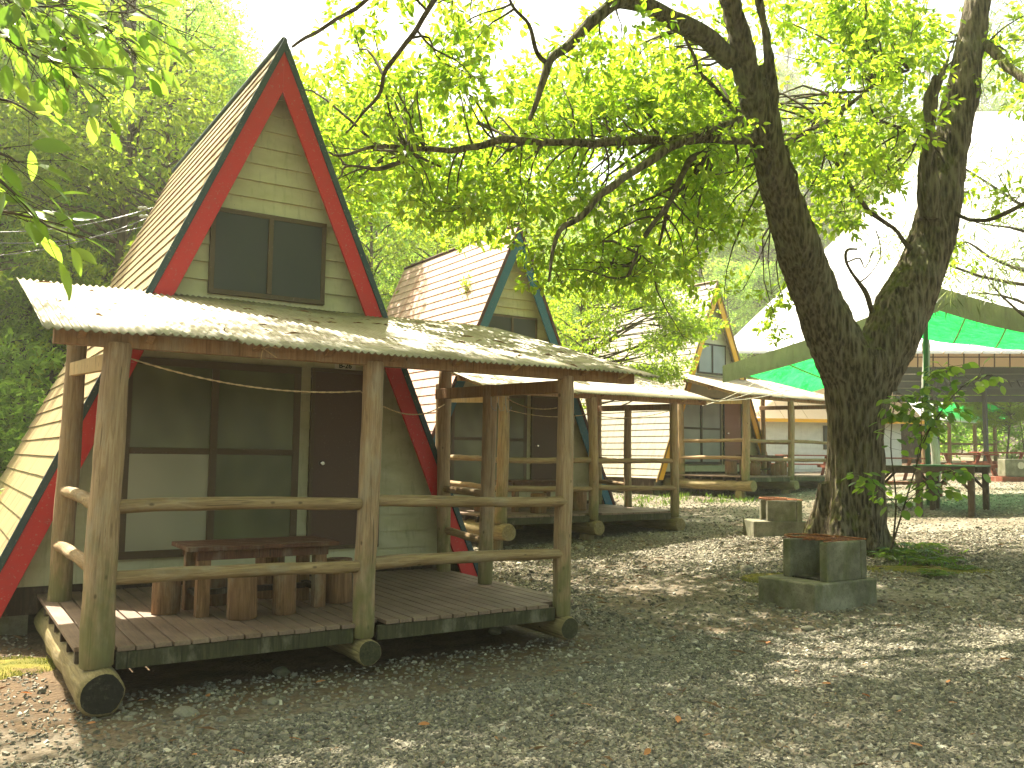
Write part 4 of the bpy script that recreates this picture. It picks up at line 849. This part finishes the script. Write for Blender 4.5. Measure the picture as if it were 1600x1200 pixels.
# canopy above the picture
rs = np.random.RandomState(23)
for k in range(700):
    a, r = rs.uniform(0, 6.283), 9.5*rs.uniform(.05, 1)**.6; c = np.array([r*math.cos(a)-1.0, r*math.sin(a)-.8, 0]); w = c+TB
    dist = (w-CAM)@fwd2; zmin = CAM[2]+max(dist, 0)*.60+.5; z = max(zmin, 6.3)+rs.uniform(0, 2.4)+.9*(1-(r/9.5)**2)
    if z < 13 and dist < 10.8: CL.append((np.array([c[0], c[1], z-TB[2]]), rs.uniform(.55, 1.05)))
mb = MB()
for c, r in CL:
    i = np.argmin(((brs-c)**2).sum(1)+.0*brs[:, 0]); L1 = np.linalg.norm(brs[i]-c)
    if L1 < 3.0: P = twigs_to(mb, brs[i], c, .012+.004*L1, .005, sag=.06)
    for k in range(4):
        u_ = unit(RS.normal(size=3)+np.array([0, 0, -.2])); twigs_to(mb, c, c+u_*r*.8, .005, .0025, sag=.02)
mb.build('twigs', 'twig', tree)
foliage('crown', CL, 'leaf_oak', tree, .114, 560, LEAF6, 1.0, 7, .25, .62, RS, .17, .8)

# ------------------------------------------------------------------ tree at the left whose branches hang into the picture
lt = empty('overhanging_tree', (-5.2, 1.2, -.4)); tag(lt, 'leafy tree at the left whose low large-leaved branches hang into the top left corner', 'tree'); LB = np.array(lt.location)
mb = MB(); mb.tube([(0, 0, -.2), (.1, -.1, 2), (.4, -.4, 4.5), (.9, -.9, 7), (1.6, -1.2, 9)], [.3, .24, .2, .14, .06], 16, wob=.1); mb.build('trunk', 'bark', lt)
rs = np.random.RandomState(5); OC = []
for k in range(120):
    a, r = rs.uniform(0, 6.283), 6.2*rs.uniform(0, 1)**.55; w = LB+np.array([1.6+r*math.cos(a), -1.2+r*math.sin(a)*.9, 0]); dist = max((w-CAM)@fwd2, 0)
    z = max(CAM[2]+dist*.64+.5, 6.2)+rs.uniform(0, 2.3)
    pz_ = np.array([w[0], w[1], z])-at(60, 120, 3.5); sd_ = np.array([-.087, .492, .866]); off_ = np.linalg.norm(pz_-sd_*(pz_@sd_))
    if z < 11 and off_ > 1.7 and not (-1 < w[0] < 5 and w[1] > 3.0): OC.append((np.array([w[0], w[1], z])-LB, rs.uniform(.5, .95)))
mb = MB()
for c, r in OC: twigs_to(mb, (.9, -.9, 7), c, .03, .006)
mb.build('limbs', 'twig', lt); foliage('crown', OC, 'leaf_oak', lt, .12, 420, LEAF6, 1.0, 6, .3, .6)
def near_branch(paths, n, seed, leaf, yellow=False):
    rs = np.random.RandomState(seed); mb = MB(); P = []; D = []
    for pts in paths:
        sp = [at(u, v, d)-LB for u, v, d in smooth_path(pts, 6)]; mb.tube(sp, np.linspace(.008, .002, len(sp)), 6)
        for k in range(n):
            i = rs.randint(2, len(sp)-1); b = sp[i]+rs.normal(0, .01, 3); t = unit(sp[i+1]-sp[i] if i < len(sp)-1 else sp[i]-sp[i-1]); side = unit(RT*rs.choice([-1, 1])*.5+rs.normal(0, .5, 3)+np.array([0, 0, -.2])); tw = b+(t*.6+side)*rs.uniform(.03, .16)
            mb.tube([b, tw], .0016, 4); P.append(tw); D.append(unit(t*.8+side*.8+np.array([0, 0, -.12])))
    br = mb.build('branch', 'twig', lt); P = np.array(P); D = np.array(D); m_ = len(P)
    V, Fq = leaf_arrays(P, D, np.array([0, 0, .8])+rs.normal(0, .4, (m_, 3))-fwd2*.3, leaf*rs.uniform(.7, 1.25, m_), LEAFBIG, .95); arr_obj('leaves', V, Fq, 'leaf_near', br, True)
near_branch([[(-60, -60, 3.6), (0, -10, 3.6), (60, 40, 3.55), (120, 60, 3.5), (190, 30, 3.5)], [(-40, 10, 3.3), (10, 60, 3.3), (60, 90, 3.3), (100, 100, 3.3)], [(40, -60, 3.7), (90, 0, 3.7), (140, 30, 3.7), (190, 60, 3.7), (215, 90, 3.7)],
             [(-40, -30, 3.2), (20, -10, 3.2), (60, 10, 3.2), (110, 5, 3.2)]], 44, 3, .092)
near_branch([[(120, -60, 3.8), (180, -10, 3.8), (240, 30, 3.8), (300, 55, 3.8)], [(20, -60, 3.4), (80, -10, 3.4), (150, 15, 3.4), (210, 20, 3.4)]], 20, 14, .115)
near_branch([[(-80, 260, 3.0), (-20, 270, 3.0), (20, 300, 3.0), (70, 350, 3.0), (140, 372, 3.0)], [(-60, 330, 3.2), (0, 330, 3.2), (50, 340, 3.2), (100, 352, 3.2)], [(-60, 230, 3.1), (0, 240, 3.1), (30, 255, 3.1)]], 11, 4, .11)
near_branch([[(100, 70, 3.7), (110, 110, 3.7), (150, 140, 3.7), (172, 160, 3.7)], [(-30, 150, 3.6), (20, 160, 3.6), (60, 185, 3.6)]], 9, 8, .105)
mb = MB(); mb.tube([at(98, 75, 3.5), at(104, 95, 3.5), at(108, 120, 3.5), at(104, 148, 3.5)], [.004, .014, .012, .003], 8); o = mb.build('dead_leaf', 'leaf_dry_brown'); tag(o, 'curled dark brown dead leaf hanging among the top left branches', 'leaf')

# ------------------------------------------------------------------ forest
def forest_proto(name, label, cat, h, rad, z0, mat, leaf, nclump, per, seed, shape=LEAF4, conical=0, flat=.65, layer=0, trunk_r=.16, group='trees of the surrounding forest', width=1.0, lean=.3, xo=0):
    rs = np.random.RandomState(seed); r = empty(name, (0, 0, 0)); tag(r, label, cat, group)
    tx = [(lean*math.sin(t*2+seed), lean*math.cos(t*3+seed), t*h*.92) for t in np.linspace(0, 1, 7)]; tx[0] = (0, 0, -.5); mb = MB(); mb.tube(tx, [trunk_r*(1-.85*i/6) for i in range(7)], 9, wob=.1); tr = mb.build('trunk', 'forest_trunk', r)
    cl = []
    for k in range(nclump):
        t = rs.uniform(0, 1); z = z0+(h-z0)*t; prof = (1-t)**.9 if conical else math.sin(math.pi*min(1, .12+t*.86))**.6
        a = rs.uniform(0, 6.283); rr = rad*prof*rs.uniform(.35, 1)**.6; cl.append((np.array([rr*math.cos(a)+xo, rr*math.sin(a), z]), rs.uniform(.7, 1.25)*(rad/3.2)*(1-.35*t if conical else 1)))
    mb = MB(); tt = np.array(tx)
    for c, q in cl:
        zc = max(z0*.7, c[2]-.35*math.hypot(c[0], c[1])); i = np.argmin(abs(tt[:, 2]-zc)); s_ = np.array([np.interp(zc, tt[:, 2], tt[:, 0]), np.interp(zc, tt[:, 2], tt[:, 1]), zc])
        global RS
        twigs_to(mb, s_, c, .26*trunk_r, .008, sag=.08)
    mb.build('limbs', 'forest_trunk', r); foliage('crown', cl, mat, r, leaf, per, shape, width, 6, .3, flat, rs, layer); return r
K = [forest_proto('broadleaf_tree', 'dark green broad-crowned tree of the forest slope', 'tree', 13, 3.4, 2.6, 'leaf_forest', .15, 62, 250, 1),
     forest_proto('broadleaf_tree', 'dense mid green tall tree of the forest slope', 'tree', 15, 3.0, 2.0, 'leaf_forest', .14, 66, 280, 2),
     forest_proto('broadleaf_tree', 'bright yellow green sunlit tree of the forest edge', 'tree', 11, 3.2, 1.6, 'leaf_bright', .15, 60, 240, 3),
     forest_proto('broadleaf_tree', 'slender bright green tree of the forest slope', 'tree', 13, 2.6, 2.2, 'leaf_bright', .14, 54, 260, 4),
     forest_proto('cedar_tree', 'tall conical cedar of the forest slope', 'tree', 17, 2.6, 2.0, 'leaf_pine', .22, 80, 230, 5, NEEDLE, 1, .5, 0, .2, width=.28)]
BUSH = forest_proto('bush', 'leafy green bush at the foot of the forest slope', 'bush', 2.2, 1.2, .2, 'leaf_forest', .11, 22, 900, 6, trunk_r=.03, group='bushes along the forest edge', lean=.1)
MAPLE = forest_proto('maple_tree', 'fine-leaved maple with layered branches in front of the yellow-trimmed cabin', 'tree', 5.6, 2.1, 2.9, 'leaf_maple', .085, 70, 900, 9, LEAF4, 0, .22, .16, .09, None, xo=.55)
PINE = forest_proto('pine_tree', 'grey green pine with loose needle tufts at the right edge', 'tree', 11, 3.2, 3.2, 'leaf_pine', .30, 40, 330, 12, NEEDLE, 0, .4, 0, .18, None, .09)
used = {}
def place(proto, x, y, s=1, rz=None, zs=None, label=None):
    if proto.name not in used: used[proto.name] = 1; o = proto
    else: o = copy_tree(proto)
    z = float(gzr(np.array([x]), np.array([y]))[0]); o.location = (x, y, z-.05); o.rotation_euler = (0, 0, random.uniform(0, 6.28) if rz is None else rz); o.scale = (s, s, s*(zs or 1))
    if label: o['label'] = label
    return o
random.seed(21); spots = []; tries = 0
def blocked(x, y):
    for (c, t) in ((C1, T1), (C2, T2), (C3, T3)):
        dx, dy = x-c[0], y-c[1]; lx = math.cos(t)*dx+math.sin(t)*dy; ly = -math.sin(t)*dx+math.cos(t)*dy
        if -2.2 < lx < 6.2 and -9 < ly < 8.8: return True
    return False
while len(spots) < 150 and tries < 9000:
    tries += 1; d = 11+55*random.random()**1.3; s_ = random.uniform(-.70, .66)*d; x, y = CAM[0]+fwd2[0]*d+rt2[0]*s_, CAM[1]+fwd2[1]*d+rt2[1]*s_
    if y < 10.5+.5*max(0, x) or blocked(x, y): continue
    u = 800+s_/d*F
    if u > 1080 and d < 52: continue
    if any((x-a)**2+(y-b)**2 < (1.9 if d < 25 else 2.8)**2 for a, b, *_ in spots): continue
    spots.append((x, y, d, u))
for x, y, d, u in spots:
    near = y-(10.5+.5*max(0, x)) < 5
    if u < 470: k = random.choice([0, 1, 3, 1, 4, 3, 2]) if not near else random.choice([0, 1, 3, 2])
    else: k = random.choice([2, 3, 2, 3, 0]) if d < 34 else random.choice([2, 3, 0, 1, 4])
    sc_ = random.uniform(.75, 1.15)*(.8 if near else 1)
    if 250 < u <= 430: sc_ *= .82
    if 430 < u < 1100: sc_ *= .9 if d < 30 else .74   # sky shows above the trees here
    place(K[k], x, y, sc_)
for k in range(9):  # unseen trees behind the viewpoint, added to cut light on the cabin fronts
    a = YAW+math.pi+(k-4)*.36; d = 15+4*(k % 3); place(K[(0, 1, 3)[k % 3]], CAM[0]+d*math.sin(a), CAM[1]+d*math.cos(a), 1.0)
# far slope trees seen past the hall, kept low
random.seed(4)
for k in range(60):
    d = random.uniform(62, 92); u = random.uniform(1080, 1680); s_ = (u-800)/F*d; place(K[random.choice([0, 2, 3, 4])], CAM[0]+fwd2[0]*d+rt2[0]*s_, CAM[1]+fwd2[1]*d+rt2[1]*s_, random.uniform(1.0, 1.5))
for k in range(46):
    d = random.uniform(12, 26); u = random.uniform(-140, 1000); s_ = (u-800)/F*d; x, y = CAM[0]+fwd2[0]*d+rt2[0]*s_, CAM[1]+fwd2[1]*d+rt2[1]*s_
    yl = 9.2+.5*max(0, x)
    if y < yl or y > yl+4 or blocked(x, y): continue
    place(BUSH, x, y, random.uniform(.7, 1.5))
for x, y, s_ in ((-1.6, 8.5, 1.3), (-1.2, 6.2, .8), (-.9, 10.3, 1.4), (-2.2, 11.5, 1.6), (.3, 9.6, 1.1)): place(BUSH, x, y, s_)
place(MAPLE, 11.65, 9.5, 1.0, -YAW)
p = at(885, 520, 21.5); place(K[2], p[0], p[1]+1.0, .46)
p = at(1570, 600, 34); place(MAPLE, p[0], p[1], .6, 2.0, None, 'small layered maple at the far right beyond the picnic tables')
p = at(1530, 600, 42); place(MAPLE, p[0], p[1], .6, .3, None, 'thin young maple on the far garden slope below the canopy')
for u, d in ((1440, 44), (1500, 50), (1560, 47), (1600, 40)): p = at(u, 690, d); place(BUSH, p[0], p[1], 1.6)
p = at(1660, 400, 17); place(PINE, p[0], p[1], .95, .5)
# yellow-leaved branch behind the first roof ridge
yt = forest_proto('golden_tree', 'tree with golden yellow leaves spreading behind the tan roof', 'tree', 8.9, 2.5, 6.3, 'leaf_bright', .12, 30, 330, 15, LEAF6, 0, .35, 0, .1, None)
p = at(285, 400, 17.2); yt.location = (p[0], p[1]+.2, float(gzr(np.array([p[0]]), np.array([p[1]]))[0])-.3)
# pale trunk beyond the tarp pole
p = put(1462, 720, 24); pt = empty('pale_tree', p); tag(pt, 'pale grey mottled trunk standing behind the tarp pole', 'tree'); a = at(1440, 500, 24)-p
log('trunk', (0, 0, -.2), (a[0], a[1], a[2]), .12, 'pale_trunk', pt, .08, 14, wob=.15, bend=.05)
mb = MB(); twigs_to(mb, a*.8, a+RT*.6+np.array([0, 0, .3]), .06, .02); mb.build('branch', 'twig', pt)

# ------------------------------------------------------------------ sapling, ferns, grass
sb = put(1392, 858, 11.9); sp_ = empty('sapling', sb); tag(sp_, 'slender sapling with broad green leaves at the right foot of the big tree', 'sapling'); rs = np.random.RandomState(31); mb = MB(); P = []; D = []
stems = [[(1392, 858, 11.9), (1410, 800, 11.85), (1428, 740, 11.8), (1448, 680, 11.7), (1480, 630, 11.6), (1510, 600, 11.5), (1550, 585, 11.4)], [(1395, 850, 11.9), (1400, 780, 11.9), (1392, 700, 11.8), (1396, 640, 11.7), (1402, 610, 11.7)],
         [(1430, 735, 11.8), (1440, 690, 11.7), (1470, 650, 11.6), (1500, 640, 11.5)], [(1420, 770, 11.8), (1470, 740, 11.5), (1510, 735, 11.4)], [(1410, 800, 11.85), (1370, 760, 11.6), (1340, 740, 11.5)], [(1412, 790, 11.85), (1440, 765, 11.6), (1480, 768, 11.5)], [(1440, 690, 11.7), (1440, 640, 11.6), (1450, 590, 11.5), (1490, 572, 11.4)], [(1448, 680, 11.7), (1420, 640, 11.6), (1400, 625, 11.5)]]
for k, st in enumerate(stems):
    q = [at(u, v, d)-sb for u, v, d in smooth_path(st, 5)]; mb.tube(q, np.linspace(.014 if k < 2 else .006, .003, len(q)), 6)
    for j in range(70 if k in (0, 6) else 24 if k == 1 else 34):
        i = rs.randint(int(len(q)*(.5 if k < 2 else .25)), len(q)); b = q[i]; sd = unit(rs.normal(0, 1, 3)*np.array([1, 1, .4])+np.array([0, 0, -.1])); t_ = b+sd*rs.uniform(.04, .22); mb.tube([b, t_], .002, 4); P.append(t_); D.append(unit(sd+np.array([0, 0, -.35])))
mb.build('stem', 'twig', sp_); P = np.array(P); D = np.array(D); V, Fq = leaf_arrays(P, D, np.array([0, 0, 1.])+rs.normal(0, .35, P.shape), rs.uniform(.09, .16, len(P)), LEAFBIG, 1.5); arr_obj('leaves', V, Fq, 'leaf_sapling', sp_, True)
def fern(p, s, label, seed, nf=9, group=None):
    rs = np.random.RandomState(seed); r = empty('fern', p); tag(r, label, 'fern', group); P = []; D = []; mb = MB()
    for k in range(nf):
        a = 6.283*k/nf+rs.uniform(-.3, .3); l = s*rs.uniform(.7, 1.1); q = [np.array([math.cos(a)*l*t, math.sin(a)*l*t, l*(.9*t-.75*t*t)]) for t in np.linspace(0, 1, 14)]; mb.tube(q, np.linspace(.004, .001, 14), 5)
        for i in range(2, 14):
            for sd in (-1, 1):
                side = np.array([-math.sin(a), math.cos(a), 0])*sd; w = math.sin(math.pi*(i/14)**.8); P.append(q[i]); D.append((unit(side+np.array([math.cos(a), math.sin(a), -.2])*.4), s*.30*w+.01))
    mb.build('stalk', 'twig', r); V, Fq = leaf_arrays(np.array(P), np.array([d for d, _ in D]), np.array([0, 0, 1.])+rs.normal(0, .2, (len(P), 3)), np.array([l for _, l in D]), LEAF4, .6); arr_obj('fronds', V, Fq, 'leaf_fern', r)
for k, (u, v, s_) in enumerate(((1418, 872, .50), (1450, 885, .40), (1400, 880, .35), (1480, 880, .30), (1385, 870, .35), (1440, 862, .45), (1462, 905, .26), (1500, 893, .22))):
    q = ground_at(u, v); q[2] = float(gzr(q[:1], q[1:2])[0]); fern(q, s_, 'green fern in the mossy patch at the right foot of the big tree', 40+k, 9, 'ferns beside the big tree')
rs = np.random.RandomState(77); P = []
for (u0, u1, v0, v1, n) in ((1050, 1170, 772, 786, 420), (960, 1060, 778, 792, 300), (1400, 1470, 862, 890, 160)):
    for k in range(n):
        q = ground_at(rs.uniform(u0, u1), rs.uniform(v0, v1)) if k % 14 == 0 else q+rs.normal(0, .07, 3)*np.array([1, 1, 0]); P.append(q.copy())
P = np.array(P); P[:, 2] = gzr(P[:, 0], P[:, 1]); D = np.array([0, 0, 1.])+rs.normal(0, .45, P.shape)
V, Fq = leaf_arrays(P, D, rs.normal(0, 1, P.shape), rs.uniform(.05, .17, len(P)), LEAF4, .3); tag(arr_obj('grass', V, Fq, 'leaf_fern'), kind='stuff')
# low plants covering the slope floor
n = 42000; rs = np.random.RandomState(78); d = 11+40*rs.uniform(0, 1, n)**1.4; s_ = rs.uniform(-.72, .66, n)*d; x = CAM[0]+fwd2[0]*d+rt2[0]*s_; y = CAM[1]+fwd2[1]*d+rt2[1]*s_; ok = (y > 9.8+.5*np.maximum(0, x)); x, y = x[ok], y[ok]; m_ = len(x)
P = np.stack([x, y, gzr(x, y)+rs.uniform(.0, .45, m_)], 1); V, Fq = leaf_arrays(P, rs.normal(0, 1, (m_, 3))*np.array([1, 1, .4]), np.array([0, 0, 1.])+rs.normal(0, .4, (m_, 3)), rs.uniform(.14, .34, m_), LEAF4, 1.0); tag(arr_obj('undergrowth', V, Fq, 'leaf_forest'), kind='stuff')
# small weed growing on the second roof
wp = Vector(local(C2, T2, (XA-.55, 3.6, ZA-.55*SL+.05))); mb = MB()
for k in range(10): a = k*.7; mb.tube([wp, wp+Vector((.1*math.cos(a), .1*math.sin(a), .14))], .003, 4)
wd = mb.build('roof_weed', 'twig'); tag(wd, 'small leafy weed rooted on the faded pink roof near its ridge', 'weed')
rs = np.random.RandomState(3); P = np.array(wp)+rs.normal(0, .09, (70, 3))+np.array([0, 0, .1]); V, Fq = leaf_arrays(P, rs.normal(0, 1, (70, 3)), np.array([0, 0, 1.])+rs.normal(0, .5, (70, 3)), rs.uniform(.06, .1, 70), LEAF6); arr_obj('leaves', V, Fq, 'leaf_bright', wd)

# ------------------------------------------------------------------ light, sky, camera
EL, AZ = R(60), R(-10)
S = Vector((math.sin(AZ)*math.cos(EL), math.cos(AZ)*math.cos(EL), math.sin(EL)))
ld = bpy.data.lights.new('sun', 'SUN'); ld.energy = 5.0; ld.angle = R(.6); ld.color = (1, .94, .79); lo = bpy.data.objects.new('sun', ld); COL.objects.link(lo); lo.rotation_euler = S.to_track_quat('Z', 'Y').to_euler(); lo.location = (0, 0, 30)
w = bpy.data.worlds.new('World'); sc.world = w; w.use_nodes = True; nt = w.node_tree; bg = nt.nodes['Background']
sk = nt.nodes.new('ShaderNodeTexSky'); sk.sky_type = 'NISHITA'; sk.sun_disc = False; sk.sun_elevation = EL; sk.sun_rotation = AZ; sk.air_density = 1.0; sk.dust_density = 4.0; sk.ozone_density = .6
tn = nt.nodes.new('ShaderNodeMix'); tn.data_type = 'RGBA'; tn.blend_type = 'MULTIPLY'; tn.inputs[0].default_value = 1; tn.inputs[7].default_value = (1, .95, .73, 1)
nt.links.new(sk.outputs[0], tn.inputs[6]); nt.links.new(tn.outputs[2], bg.inputs[0]); bg.inputs[1].default_value = .125
# pale air over the whole valley
hz = MB(); hz.box(-62, 112, -30, 152, -12, 62); hz = arr_obj('haze', np.array(hz.v), np.array(hz.f), 'haze'); tag(hz, kind='stuff')
cd = bpy.data.cameras.new('camera'); cd.sensor_width = 36; cd.lens = F/1600*36; cd.clip_end = 600; cd.clip_start = .05; co = bpy.data.objects.new('camera', cd); COL.objects.link(co)
mw = Matrix.Identity(4)
for i in range(3): mw[i][0], mw[i][1], mw[i][2], mw[i][3] = RT[i], UP[i], -FWD[i], CAM[i]
co.matrix_world = mw; sc.camera = co
sc.view_settings.view_transform = 'Standard'; sc.view_settings.look = 'None'; sc.view_settings.exposure = 2.2; sc.view_settings.gamma = 1
sc.render.engine = 'CYCLES'; cy = sc.cycles; cy.max_bounces = 8; cy.volume_bounces = 1; cy.diffuse_bounces = 4; cy.glossy_bounces = 2; cy.transmission_bounces = 6; cy.transparent_max_bounces = 8; cy.use_denoising = True; cy.sample_clamp_indirect = 8; cy.caustics_reflective = False; cy.caustics_refractive = False
